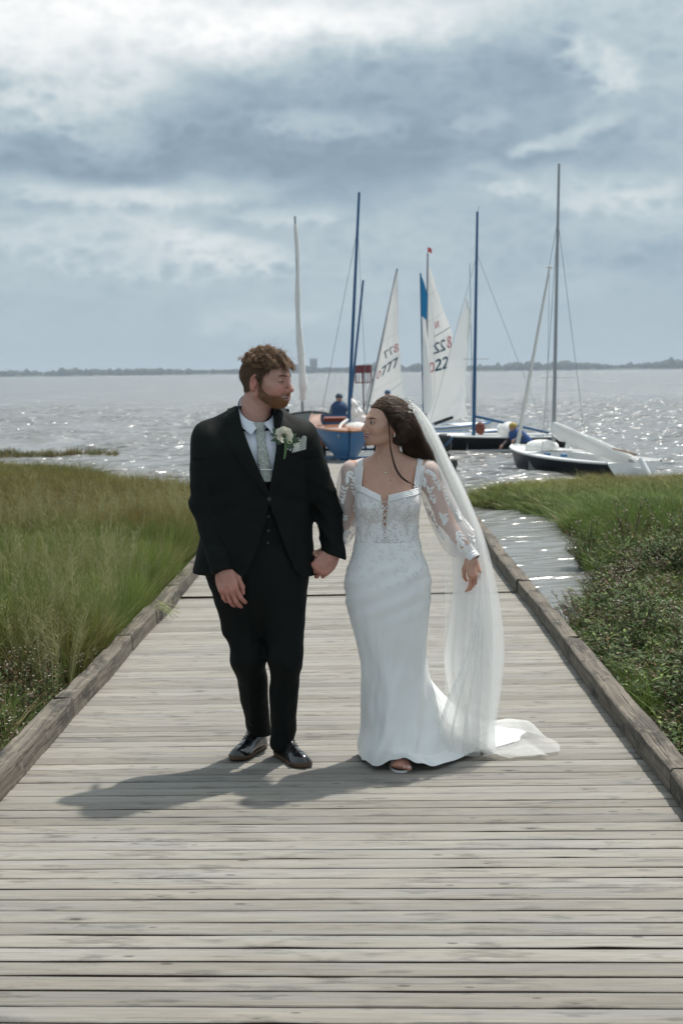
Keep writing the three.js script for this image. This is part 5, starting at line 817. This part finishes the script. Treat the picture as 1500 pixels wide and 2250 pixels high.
  // eyes, teeth
  for (const s of [-1, 1]) { const e = new THREE.SphereGeometry(.0119, 20, 14); e.translate(.031 * s, .005, .0772); const i = new THREE.SphereGeometry(.0062, 12, 8); i.translate(.031 * s - .0012, .006, .0842); const o = part('eye', e.applyMatrix4(HM), mat(.55, .52, .5, .15), lady); part('iris', i.applyMatrix4(HM), mat(.05, .03, .02, .08), o); }
  { const t = new THREE.SphereGeometry(1, 24, 12); t.scale(.0285, .0070, .0195); const p = t.attributes.position; for (let i = 0; i < p.count; i++) p.setXYZ(i, p.getX(i), p.getY(i) - .0642 + p.getX(i) ** 2 * 9, p.getZ(i) + .0765); part('teeth', lowFace(t, .8).applyMatrix4(HM), mat(.78, .76, .71, .25), lady); }
  // ---- hair: swept back from the face to the comb, then falling behind the shoulder
  const curve = (pts, m) => { const c = new THREE.CatmullRomCurve3(pts.map((p) => V(...p))), o = []; for (let i = 0; i < m; i++) o.push(c.getPoint(i / (m - 1)).toArray()); return o; };
  {
    const list = [], out = [], W = (p) => V(...p).applyMatrix4(HM).toArray(), hairDist = (p, l) => { const q = inv(HM, p), d = hf(...q) * S; if (d < l) { const g = gradient(hf, q), n = V(...g).transformDirection(HM); return [p[0] + n.x * (l - d), p[1] + n.y * (l - d), p[2] + n.z * (l - d)]; } return p; };
    const MI = HM.clone().invert(), fit = (p, l) => { const q = V(...p).applyMatrix4(MI).toArray(), d = hf(...q) * S; if (d >= l || d < -.04) return p; const n = V(...gradient(hf, q)).transformDirection(HM); return [p[0] + n.x * (l - d), p[1] + n.y * (l - d), p[2] + n.z * (l - d)]; };
    for (const [p, n] of scatter(hf, 9000, (p) => hairLine(p))) {
      const r = W(p), lift = .003 + Math.pow(rnd(), .7) * .018 * (p[1] > .03 ? 1.35 : 1) * (1 - .85 * sstep(.0, .06, p[2])), N = V(...n).transformDirection(HM), up = sstep(-.01, .05, p[1]), j = () => rr(-.012, .012), lane = rnd();
      const comb = [.292 + j() * .5, 1.553 + j() - (1 - up) * rr(.0, .07), -.02 + j() * 1.6 + (p[0] > 0 ? .03 : -.05) * (1 - up * .6)];
      const half = r.map((v, i) => lerp(v, comb[i], .45) + [N.x, N.y, N.z][i] * rr(.012, .024) * (1 - .72 * sstep(.0, .06, p[2])) + j() * .28);
      const end = [lerp(.335, .425, lane) + rr(-.02, .01), lerp(1.33, 1.262, lane) + rr(-.03, .018), rr(-.12, -.055)], mid = [lerp(.27, .335, lane) + j(), 1.46 + j() * 1.5 - (1 - up) * .02, rr(-.09, .035)], mid2 = [lerp(.278, .38, lane) + j(), 1.372 + j() * 1.6, rr(-.1, -.01)];
      const pts = curve([r, [r[0] + N.x * lift, r[1] + N.y * lift, r[2] + N.z * lift], half, comb, mid, mid2, end], 15).map((q, i) => i && i < 12 ? fit(q, lift * (i < 7 ? 1 : .4)) : q), t = rr(.6, 1.35), warm = (rnd() < .25 ? 1.5 : 1) * (p[1] > .06 ? 1.5 : 1);  // some strands lighter at random; crown strands carry a painted sun highlight
      list.push({ p: pts, r: rr(.0005, .0009), c: [.066 * t * warm, .040 * t * warm, .026 * t * warm] });
    }
    for (let i = 0; i < 46; i++) { const j = () => rr(-.0022, .0022), s = rnd(), k = rr(.8, 1); list.push({ p: curve([[.196 + j(), 1.545 + j(), .070], [.203 + j(), 1.485 + j(), .086 + j()], [.206 + j(), 1.42 + j(), .088 + j()], [.216 + j() * 1.3, 1.36 + j(), .078 + j()], [.234 + j() * 2, 1.305 + j(), .072 + s * .006], [.262 + j() * 2, 1.268 + j() * 1.5, .088 + s * .006], [.262 + .05 * k + j(), 1.268 - .028 * k + j(), .10]], 20), r: rr(.0007, .0011), c: [.06 * rr(.7, 1.2), .033, .02] }); }
    for (let i = 0; i < 420; i++) { const t = rnd(), s = rnd() < .85 ? 1 : -1, y0 = lerp(.075, .02, t), q = hit(hf, 0, y0, lerp(.045, .012, t), s, 0, .15, .2), e = [s * rr(.078, .086), rr(-.035, .0), rr(-.045, -.015)], f = [s * rr(.082, .094), rr(-.07, -.03), rr(-.085, -.05)], m = [(q[0] + e[0]) / 2 + s * rr(.006, .012), (q[1] + e[1]) / 2 + rr(-.006, .008), (q[2] + e[2]) / 2], w = rr(.7, 1.4); list.push({ p: curve([q, m, e, f].map(W), 12), r: rr(.0005, .0008), c: [.07 * w, .042 * w, .027 * w] }); }
    for (let i = 0; i < 130; i++) { const [p, n] = scatter(hf, 1, (p) => hairLine(p) * (p[1] > .03 ? 1 : .2))[0], r = W(p), N = V(...n).transformDirection(HM), l = rr(.02, .05), e = [r[0] + N.x * l * .6 + rr(.0, .07), r[1] + N.y * l * .5 + rr(-.04, .02), r[2] + N.z * l + rr(-.02, .02)], q = [r[0] + N.x * l * .5 + .02, r[1] + N.y * l * .6, r[2] + N.z * l * .7]; list.push({ p: curve([r, q, e], 9), r: .0005, c: [.10, .065, .04] }); }
    for (const s of [-1, 1]) {
      for (let i = 0; i < 170; i++) { const t = rnd(), a = lerp(.013, .047, t), y = .0235 + .007 * Math.sin(t * 2.6) + rr(-.0022, .0022) * (1 - t * .6), p = hit(hf, a * s, y, 0, 0, 0, 1, .2), q = [p[0] + s * .005, p[1] + rr(.0005, .0025) - t * .004, p[2] + .0006 - t * .004]; out.push({ p: [p, q], r: .00055, c: [.06, .035, .022] }); }
      for (let i = 0; i < 50; i++) { const t = i / 49, a = .031 + (t - .5) * .028, y = .0098 - Math.pow(t - .5, 2) * .018, p = [a * s, y, .0775 + Math.sqrt(Math.max(0, .0131 ** 2 - (a - .031) ** 2)) * .97]; out.push({ p: [p, [p[0] + s * .001, p[1] + .0005, p[2] + .004]], r: .0008, c: [.02, .012, .01] }); }
    }
    part('hair', strands(list), hairMat, lady, 'long dark brown hair swept back and falling behind the shoulder');
    part('eyebrows', lowFace(strands(out), .8).applyMatrix4(HM), hairMat, lady);
  }
  // ---- dress cloth
  const weave = dataTex(512, 512, (x, y) => { const v = 150 + 50 * (fbm(x / 50, y / 50, 4) - .5) + 30 * (h2(x, y) - .5); return [v, v, v]; });
  const satin = new THREE.MeshPhysicalMaterial({ color: col(.85, .85, .84), roughness: .42, side: THREE.DoubleSide, sheen: .3, sheenColor: col(.7, .7, .7), sheenRoughness: .4 });
  const laceW = new THREE.MeshPhysicalMaterial({ color: col(.83, .82, .81), roughness: .85, side: THREE.DoubleSide });
  const netting = new THREE.MeshPhysicalMaterial({ color: col(.72, .685, .66), roughness: .85, side: THREE.DoubleSide });
  const sheer = new THREE.MeshPhysicalMaterial({ color: col(.88, .86, .85), roughness: .95, side: THREE.DoubleSide, transparent: true, opacity: .33 });
  const gownF = (x, y, z) => torso(x, y, z) - .006;
  const neckline = poly2([[.085, 1.46], [.083, 1.28], [.09, 1.238], [.125, 1.222], [.166, 1.2], [.168, 1.176], [.193, 1.176], [.196, 1.2], [.25, 1.215], [.305, 1.224], [.318, 1.28], [.328, 1.36], [.33, 1.46]]);
  const strapMask = (x, y) => { const l = lerp(.068, .080, sstep(1.22, 1.36, y)), r = lerp(.322, .342, sstep(1.22, 1.36, y)); return Math.min(Math.abs(x - l) - .017, Math.abs(x - r) - .017); };
  const bodiceMask = (x, y, z) => { if (y < 1.235) return z > -.01 ? -neckline(x, y) : -1; return strapMask(x, y); };
  const bodice = part('bodice', nets((x, y, z) => Math.max(gownF(x, y, z) + sstep(1.0, .96, y) * .004, bodiceMask(x, y, z), .945 - y, y - 1.39), [.01, .93, -.14], [.39, 1.42, .16], .0048), netting, lady, 'sheer corset bodice covered in white leaf lace');
  // raised lace leaves laid on a surface given by (point, normal)
  const leafShape = sheet(4, 8, (u, v) => { const w = Math.sin(Math.pow(v, .75) * 3.1416) * .46 * (1 + .12 * Math.sin(v * 15)); return [(u * 2 - 1) * w * .5, v, .12 * Math.sin(v * 3.1) - Math.abs(u - .5) * .25 + .06]; });
  const layOn = (p, n, ang, L, w = 1) => { const z = V(...n), x = V(Math.cos(ang), Math.sin(ang), 0), y = x.clone().addScaledVector(z, -x.dot(z)).normalize(), X = y.clone().cross(z).normalize(); return leafShape.clone().applyMatrix4(new THREE.Matrix4().makeBasis(X.multiplyScalar(L * w), y.multiplyScalar(L), z.clone().multiplyScalar(L * .35)).setPosition(p[0] + n[0] * .0015, p[1] + n[1] * .0015, p[2] + n[2] * .0015)); };
  const onGown = (x, y) => { const z = front(gownF, x, y); return [[x, y, z], gradient(gownF, [x, y, z])]; };
  {
    const L = []; let made = 0;
    const spray = (x, y, ang, n, len) => { let px = x, py = y, a = ang; for (let i = 0; i < n; i++) { const [p, nn] = onGown(px, py); for (const s of [-1, 1]) L.push(layOn(p, nn, a + s * rr(.5, .9), len * rr(.7, 1.1), .9)); px += Math.cos(a) * len * .55; py += Math.sin(a) * len * .55; a += rr(-.25, .25); } const [p, nn] = onGown(px, py); L.push(layOn(p, nn, a, len * 1.1, 1)); };
    for (const s of [-1, 1]) {
      for (const [dx, y, a, n, l] of [[.02, 1.0, 1.9, 6, .024], [.05, .99, 1.5, 6, .026], [.085, .99, 1.35, 7, .024], [.11, 1.0, 1.5, 6, .02], [.03, 1.10, 1.1, 4, .024], [.07, 1.11, 1.9, 4, .024], [.10, 1.12, 1.6, 4, .022], [.05, 1.15, .5, 3, .02], [.02, 1.12, 1.7, 3, .018], [.06, 1.05, 2.3, 3, .022], [.11, 1.07, 2.2, 3, .02], [.09, 1.05, .8, 2, .02]]) spray(.182 + s * dx + (s > 0 ? .014 : 0), y, s > 0 ? a : Math.PI - a, n, l);
      for (let i = 0; i < 26; i++) spray(.19 + s * rr(.022, .125), rr(.985, 1.165), rr(.6, 2.6), 2, rr(.013, .020));
      for (let i = 0; i < 8; i++) { const x = .19 + s * rr(.03, .12), y = rr(1.0, 1.17); for (let k = 0; k < 5; k++) { const [p, nn] = onGown(x, y); L.push(layOn(p, nn, k * 1.2566 + i, .016, 1.2)); } }
    }
    part('lace', mergeGeometries(L), laceW, bodice);
    // ribbed band along the neckline and straps
    const bands = []; for (let k = 0; k < 4; k++) { const d = .004 + k * .0065; const row = (xs) => tube(xs.map(([x, y]) => { const [p, n] = onGown(x, y - d); return [p[0] + n[0] * .003, p[1] + n[1] * .003, p[2] + n[2] * .003]; }), .0036, 26, 6); bands.push(row([[.068, 1.243], [.09, 1.238], [.125, 1.222], [.164, 1.203]]), row([[.198, 1.203], [.25, 1.215], [.30, 1.224], [.333, 1.232]])); }
    for (const [x0, x1] of [[.068, .080], [.322, .342]]) for (let k = -2; k <= 2; k++) bands.push(tube([1.23, 1.255, 1.28, 1.30, 1.318].map((y) => { const x = lerp(x0, x1, sstep(1.22, 1.36, y)) + k * .0075, [p, n] = onGown(x, y); return [p[0] + n[0] * .002, p[1] + n[1] * .002, p[2] + n[2] * .002]; }), .0036, 20, 6));
    part('ribbed_trim', merge(bands), laceW, bodice);
    const laceUp = []; for (let k = 0; k < 6; k++) { const y = 1.16 - k * .028, w = .010 - k * .0011; for (const s of [-1, 1]) { const [a, n] = onGown(.181 - s * w, y), [b, m] = onGown(.181 + s * w, y - .02); laceUp.push(rod([a[0], a[1], a[2] + .004], [b[0], b[1], b[2] + .004], .0016, .0016, 5)); } }
    part('lacing', merge(laceUp), laceW, bodice);
    part('keyhole', patch(gownF, 4, 16, (u, v) => { const w = lerp(.013, .002, v); return [.181 + (u * 2 - 1) * w, lerp(1.175, 1.02, v), .0016]; }, .001), new THREE.MeshPhysicalMaterial({ color: col(.40, .25, .19), roughness: .6, side: THREE.DoubleSide }), bodice);
  }
  // ---- skirt and train
  const side = table([[.05, .060, .46], [.10, .068, .40], [.18, .092, .375], [.28, .084, .362], [.38, .077, .350], [.48, .068, .350], [.58, .05, .361], [.68, .025, .372], [.78, .010, .380], [.85, .013, .376], [.90, .030, .36], [.95, .046, .343], [1.0, .056, .333]]), depth = table([[.05, .215, .0], [.12, .205, -.01], [.25, .165, -.02], [.45, .13, -.01], [.6, .128, 0], [.78, .135, 0], [.86, .132, 0], [.93, .121, 0], [1.0, .110, 0]]), tr = table([[.05, .40], [.08, .33], [.14, .235], [.2, .16], [.28, .095], [.38, .04], [.48, .012], [.55, 0], [1, 0]]);
  const skirtP = (u, v) => {
    const y0 = lerp(1.0, .052, Math.pow(v, .9)), th = u * Math.PI * 2, [l, r] = side(y0), [b, cz] = depth(y0), T = tr(y0)[0], c = Math.cos(th), s = Math.sin(th), k = sstep(.62, .1, y0);
    let x = (l + r) / 2 + c * (r - l) / 2, z = cz + s * b, y = y0;
    const wt = Math.pow(Math.max(0, Math.cos(th + .62)), 1.35); x += T * wt * 1.0; z -= T * wt * .72;
    const ph = th + (y0 - .5) * 1.9;   // folds sweep from the hip round to the train
    const f = (Math.sin(ph * 5 + .6) * .5 + Math.sin(ph * 9 + 2.1) * .28 + Math.sin(ph * 14 + y0 * 6) * .14) * .044 * k * (.6 + .6 * wt) + (fbm(th * 2.2 + 4, y0 * 5 + th, 3) - .5) * .026 * sstep(.85, .4, y0) + Math.sin((y0 - c * .05) * 75 + th * 2) * .0022 * sstep(.98, .85, y0) * sstep(.6, .74, y0);
    x += c * f; z += s * f;
    const ft = Math.exp(-(Math.pow((x - .245) / .085, 2))) * (s > .3 ? 1 : 0); if (y0 < .16) y += ft * .042 * sstep(.16, .05, y0);   // lifted over the front foot
    if (y0 < .09) y += (Math.sin(th * 17) * .5 + .5) * .006 * sstep(.09, .05, y0) + .004;
    return [x, y, z];
  };
  const skirt = part('skirt', sheet(300, 240, skirtP, { closeU: true }), satin, lady);
  {
    const L = [], nrm = (u, v) => { const e = .003, p = skirtP(u, v), a = skirtP(u + e, v), b = skirtP(u, v + e), A = V(a[0] - p[0], a[1] - p[1], a[2] - p[2]), B = V(b[0] - p[0], b[1] - p[1], b[2] - p[2]); let n = A.cross(B).normalize(); if (n.x * (p[0] - .194) + n.z * p[2] < 0) n.negate(); return [p, n.toArray()]; };
    for (let i = 0; i < 330; i++) { const sd = rnd() < .62, u = sd ? (rnd() < .5 ? rr(-.06, .10) : rr(.40, .56)) : rr(0, .5), v = sd ? Math.pow(rnd(), 1.1) * .30 : Math.pow(rnd(), 1.6) * .17; const [p, n] = nrm((u + 1) % 1, v + .004); L.push(layOn(p, n, rr(0, 6.28), rr(.012, .024), 1)); }
    part('lace', mergeGeometries(L), laceW, skirt);
  }
  // ---- sleeves: sheer, with lace leaves, gathered into ribbed cuffs
  const armPath = (pts) => new THREE.CatmullRomCurve3(pts.map((p) => V(...p)));
  const sleeveP = (C, R, ph) => (u, v) => { const p = C.getPoint(v), t = C.getTangent(v), a = u * Math.PI * 2, X = V(0, 0, 1).cross(t).normalize(), Z = t.clone().cross(X), r = R(v)[0] * (1 + .05 * Math.sin(a * 5 + v * 7 + ph) * v + .10 * (fbm(a + ph, v * 5, 3) - .5)); return [p.x + X.x * Math.cos(a) * r + Z.x * Math.sin(a) * r, p.y + X.y * Math.cos(a) * r + Z.y * Math.sin(a) * r, p.z + X.z * Math.cos(a) * r + Z.z * Math.sin(a) * r]; };
  const CL = armPath([[.335, 1.318, -.022], [.372, 1.27, -.028], [.413, 1.17, -.045], [.462, 1.06, -.055], [.515, .975, -.02], [.546, .937, .003]]), RL = table([[0, .046], [.1, .060], [.3, .061], [.55, .070], [.78, .074], [.92, .052], [1, .035]]);
  const CR = armPath([[.078, 1.322, -.026], [.045, 1.27, -.03], [.028, 1.17, -.06], [.018, 1.08, -.098], [-.02, 1.0, -.072], [-.044, .976, -.045]]), RR = table([[0, .046], [.1, .058], [.3, .056], [.55, .056], [.78, .056], [.92, .044], [1, .032]]);
  for (const [C, R, ph] of [[CL, RL, 0], [CR, RR, 2]]) {
    const P = sleeveP(C, R, ph), sl = part('sleeve', sheet(40, 60, P, { closeU: true }), sheer, lady, 'sheer tulle sleeve with white lace leaves'), L = [];
    const nr = (u, v) => { const p = P(u, v), c = C.getPoint(v), n = V(p[0] - c.x, p[1] - c.y, p[2] - c.z).normalize().toArray(); return [p, n]; };
    for (const [u, v, a, n, l] of [[.22, .08, -1.3, 3, .024], [.30, .12, -1.7, 2, .03], [.2, .2, 1.9, 4, .024], [.30, .28, 1.5, 4, .026], [.14, .3, -1.2, 4, .02], [.28, .5, 1.3, 3, .028], [.12, .55, 2.2, 3, .026], [.36, .62, 1.9, 3, .026], [.22, .72, -1.0, 3, .03], [.05, .68, 1.2, 3, .026], [.30, .84, .6, 3, .026], [.1, .85, 1.4, 3, .024], [.45, .4, 1.2, 3, .026], [.6, .5, 1.4, 4, .03], [.75, .4, 1.5, 4, .03], [.85, .7, 1.4, 4, .03]]) { let uu = u, vv = v; for (let i = 0; i < n; i++) { const [p, m] = nr((uu + 1) % 1, clamp(vv, 0, 1)); for (const s of [-1, 1]) L.push(layOn(p, m, a + s * rr(.5, .9), l * rr(.7, 1.1), 1)); vv += .03; uu += rr(-.015, .015); } const [p, m] = nr((uu + 1) % 1, clamp(vv, 0, 1)); L.push(layOn(p, m, a, l * 1.2, 1.1)); }
    part('lace', mergeGeometries(L), laceW, sl);
    const e = C.getPoint(1), t = C.getTangent(1), cuffs = [];
    const cuff = sheet(36, 24, (u, v) => { const a = u * Math.PI * 2, X = V(0, 0, 1).cross(t).normalize(), Z = t.clone().cross(X), r = .0335 - .004 * v + .0016 * Math.sin(v * 31), c = e.clone().addScaledVector(t, -.03 + v * .062); return [c.x + (X.x * Math.cos(a) + Z.x * Math.sin(a)) * r, c.y + (X.y * Math.cos(a) + Z.y * Math.sin(a)) * r, c.z + (X.z * Math.cos(a) + Z.z * Math.sin(a)) * r]; }, { closeU: true });
    part('cuff', cuff, laceW, sl);
  }
  // ---- jewellery
  const gold = new THREE.MeshStandardMaterial({ color: col(.8, .68, .55), metalness: 1, roughness: .25 }), pearl = mat(.82, .78, .72, .2, { clearcoat: .6 });
  { const on = (x, y) => [x, y, front(bodyF, x, y) + .001]; const nk = part('necklace', tube([on(.157, 1.372), on(.163, 1.345), on(.175, 1.318), on(.188, 1.304), on(.206, 1.313), on(.228, 1.327), on(.245, 1.337)], .0011, 40, 5), gold, lady); const c = on(.188, 1.294), g = new THREE.SphereGeometry(.0045, 12, 10); g.translate(c[0], c[1], c[2] + .003); part('pendant', g, pearl, nk); }
  { const g = new THREE.SphereGeometry(.0045, 12, 10); g.translate(.087, -.048, -.012); const h = new THREE.SphereGeometry(.003, 10, 8); h.translate(.0865, -.038, -.011); part('earring', lowFace(merge([g, h]), .8).applyMatrix4(HM), pearl, lady); }
  { const L = []; for (let i = 0; i < 26; i++) { const t = i / 25, g = new THREE.SphereGeometry(rr(.0022, .0046), 8, 6); g.translate(.298 + rr(-.012, .010), lerp(1.60, 1.545, t) + rr(-.006, .006), lerp(-.01, .055, t) + rr(-.004, .010)); L.push(g); } part('hair_comb', merge(L), pearl, lady, 'pearl comb holding the veil'); }
  // ---- sandal
  { const c = footC, strap = (z, h, w) => sheet(20, 3, (u, v) => { const a = (u - .5) * 3.0; return [c[0] + Math.sin(a) * w, G + .004 + Math.cos(a) * h, c[2] + z + (v - .5) * .022]; }); const sole = sheet(40, 2, (u, v) => { const a = u * 6.2832, l = Math.cos(a), q = l > 0 ? 1 : .7; return [c[0] + .003 + Math.sin(a) * .049 * (l > .2 ? 1 : .86), G + [-.0005, .002, .010][Math.round(v * 2)] + (l < 0 ? -l * .02 : 0), c[2] + .0 + l * .10 * q]; }, { closeU: true }), top = new THREE.CircleGeometry(1, 30); const o = part('sandal', mergeGeometries([strap(.052, .050, .046), strap(.012, .062, .040)].map((g) => g)), mat(.78, .77, .76, .35), lady); part('sole', sole, mat(.70, .68, .66, .4), o); }
  // ---- veil: fine net gathered at the comb, trailing to the deck
  const net = new THREE.MeshPhysicalMaterial({ color: col(.93, .93, .92), roughness: .95, side: THREE.DoubleSide, transparent: true, opacity: .36, transmission: .45, thickness: 0, specularIntensity: .1 });
  const netThin = new THREE.MeshPhysicalMaterial({ color: col(.93, .93, .92), roughness: .95, side: THREE.DoubleSide, transparent: true, opacity: .16, transmission: .45, thickness: 0, specularIntensity: .1 });
  const netDense = new THREE.MeshPhysicalMaterial({ color: col(.93, .93, .92), roughness: .95, side: THREE.DoubleSide, transparent: true, opacity: .62, transmission: .45, thickness: 0, specularIntensity: .1 });   // several gathered layers
  // edges of the fall: [v, left x, right x, y, z]
  const fall = table([[0, .298, .312, 1.582, -.035], [.04, .305, .347, 1.552, -.055], [.10, .328, .402, 1.475, -.09], [.2, .372, .472, 1.335, -.13], [.32, .42, .55, 1.175, -.15], [.45, .475, .622, .985, -.13], [.58, .485, .662, .80, -.09], [.70, .465, .688, .60, -.06], [.78, .448, .690, .47, -.05], [.86, .465, .674, .32, -.05], [.93, .50, .655, .18, -.06], [1, .50, .655, .062, -.06]]);
  const fallP = (n, fold, ph, dz, wide = 0) => (u, v) => {
    const [l, r, y, z] = fall(v), q = u + fold * Math.sin(u * 6.2832 * n + ph + v * 2.2 * Math.sin(ph)) / n * sstep(0, .25, v + .06), w = fbm(u * 3 + ph, v * 4 + ph, 3) - .5, ww = wide * sstep(.28, .6, v);
    return [lerp(l - ww, r, clamp(q, -.02, 1.0)) + w * .012 * v, y + (fbm(u * 5 + 9, ph, 2) - .5) * .02 * v * (1 - v), z + dz + Math.cos(u * 6.2832 * n + ph) * lerp(.006, .032, sstep(0, .5, v)) + w * .04 * v];
  };
  const veil = part('veil', sheet(110, 120, fallP(6, .62, .4, 0)), net, lady, 'long white net veil blown aside and trailing on the deck');
  part('veil_layer', sheet(90, 120, fallP(4, .55, 2.3, .03)), net, veil);
  part('veil_layer', sheet(90, 100, fallP(3, .35, 4.1, -.04, .13)), netThin, veil);
  part('veil_layer', sheet(60, 50, fallP(5, .5, 1.1, -.02)), netDense, veil); { const g = veil.children[veil.children.length - 1].geometry, p = g.attributes.position; /* the gathered top is doubled */ const ix = g.index.array, keep = []; for (let i = 0; i < ix.length; i += 3) if (p.getY(ix[i]) > 1.0 + .08 * Math.sin(p.getX(ix[i]) * 60)) keep.push(ix[i], ix[i + 1], ix[i + 2]); g.setIndex(keep); }
  // held edge running from the hand to the skirt, and the end lying on the deck
  part('veil_layer', sheet(40, 80, (u, v) => { const y = lerp(.86, .06, v), l = lerp(.575, .40, sstep(.25, 1, v)) - .03 * Math.sin(v * 3.1), r = lerp(.60, .64, v); return [lerp(l, r, u + .09 * Math.sin(u * 25 + v * 3)), y, lerp(.055, .05, v) + .03 * Math.sin(u * 19 + v * 2) * sstep(0, .3, v) - u * .06]; }), net, veil);
  part('veil_layer', sheet(30, 60, (u, v) => { const y = lerp(1.0, .62, v), l = lerp(.345, .27, v), w = lerp(.02, .075, Math.sin(v * 2.4)); return [l + u * w, y, .128 + .012 * Math.sin(u * 9 + v * 4) - (u) * .05 + v * .03]; }), netThin, veil);
  part('veil_layer', sheet(80, 60, (u, v) => { const x = lerp(.60, lerp(.86, .955, Math.sin(v * 2.2)), u), soft = fbm(u * 3.2 + 2, v * 3.2 + 3, 3), ridge = .085 * Math.exp(-Math.pow((v - .22 - .1 * u) / .17, 2)) * sstep(.0, .22, u) * sstep(1.02, .72, u); return [x, G + .005 + .03 * soft * (1 - .6 * u) + ridge, lerp(-.36, .03, v) - .05 * u + .018 * Math.sin(u * 9 + v * 2)]; }), net, veil);
  part('veil_layer', sheet(70, 50, (u, v) => { const x = lerp(.52, lerp(.80, .88, v), u), soft = fbm(u * 4 + 20, v * 4, 3); return [x, G + .007 + .04 * soft * (1 - .5 * u) + .05 * Math.exp(-Math.pow((u - .12) / .2, 2)), lerp(-.26, .07, v) + .02 * Math.sin(u * 10 + v * 3) - .05 * u]; }), net, veil);
  rebase(lady, .2);
}
scene.traverse((o) => { if (o.isMesh) { o.castShadow = o.receiveShadow = true; } });
renderer.render(scene, camera);
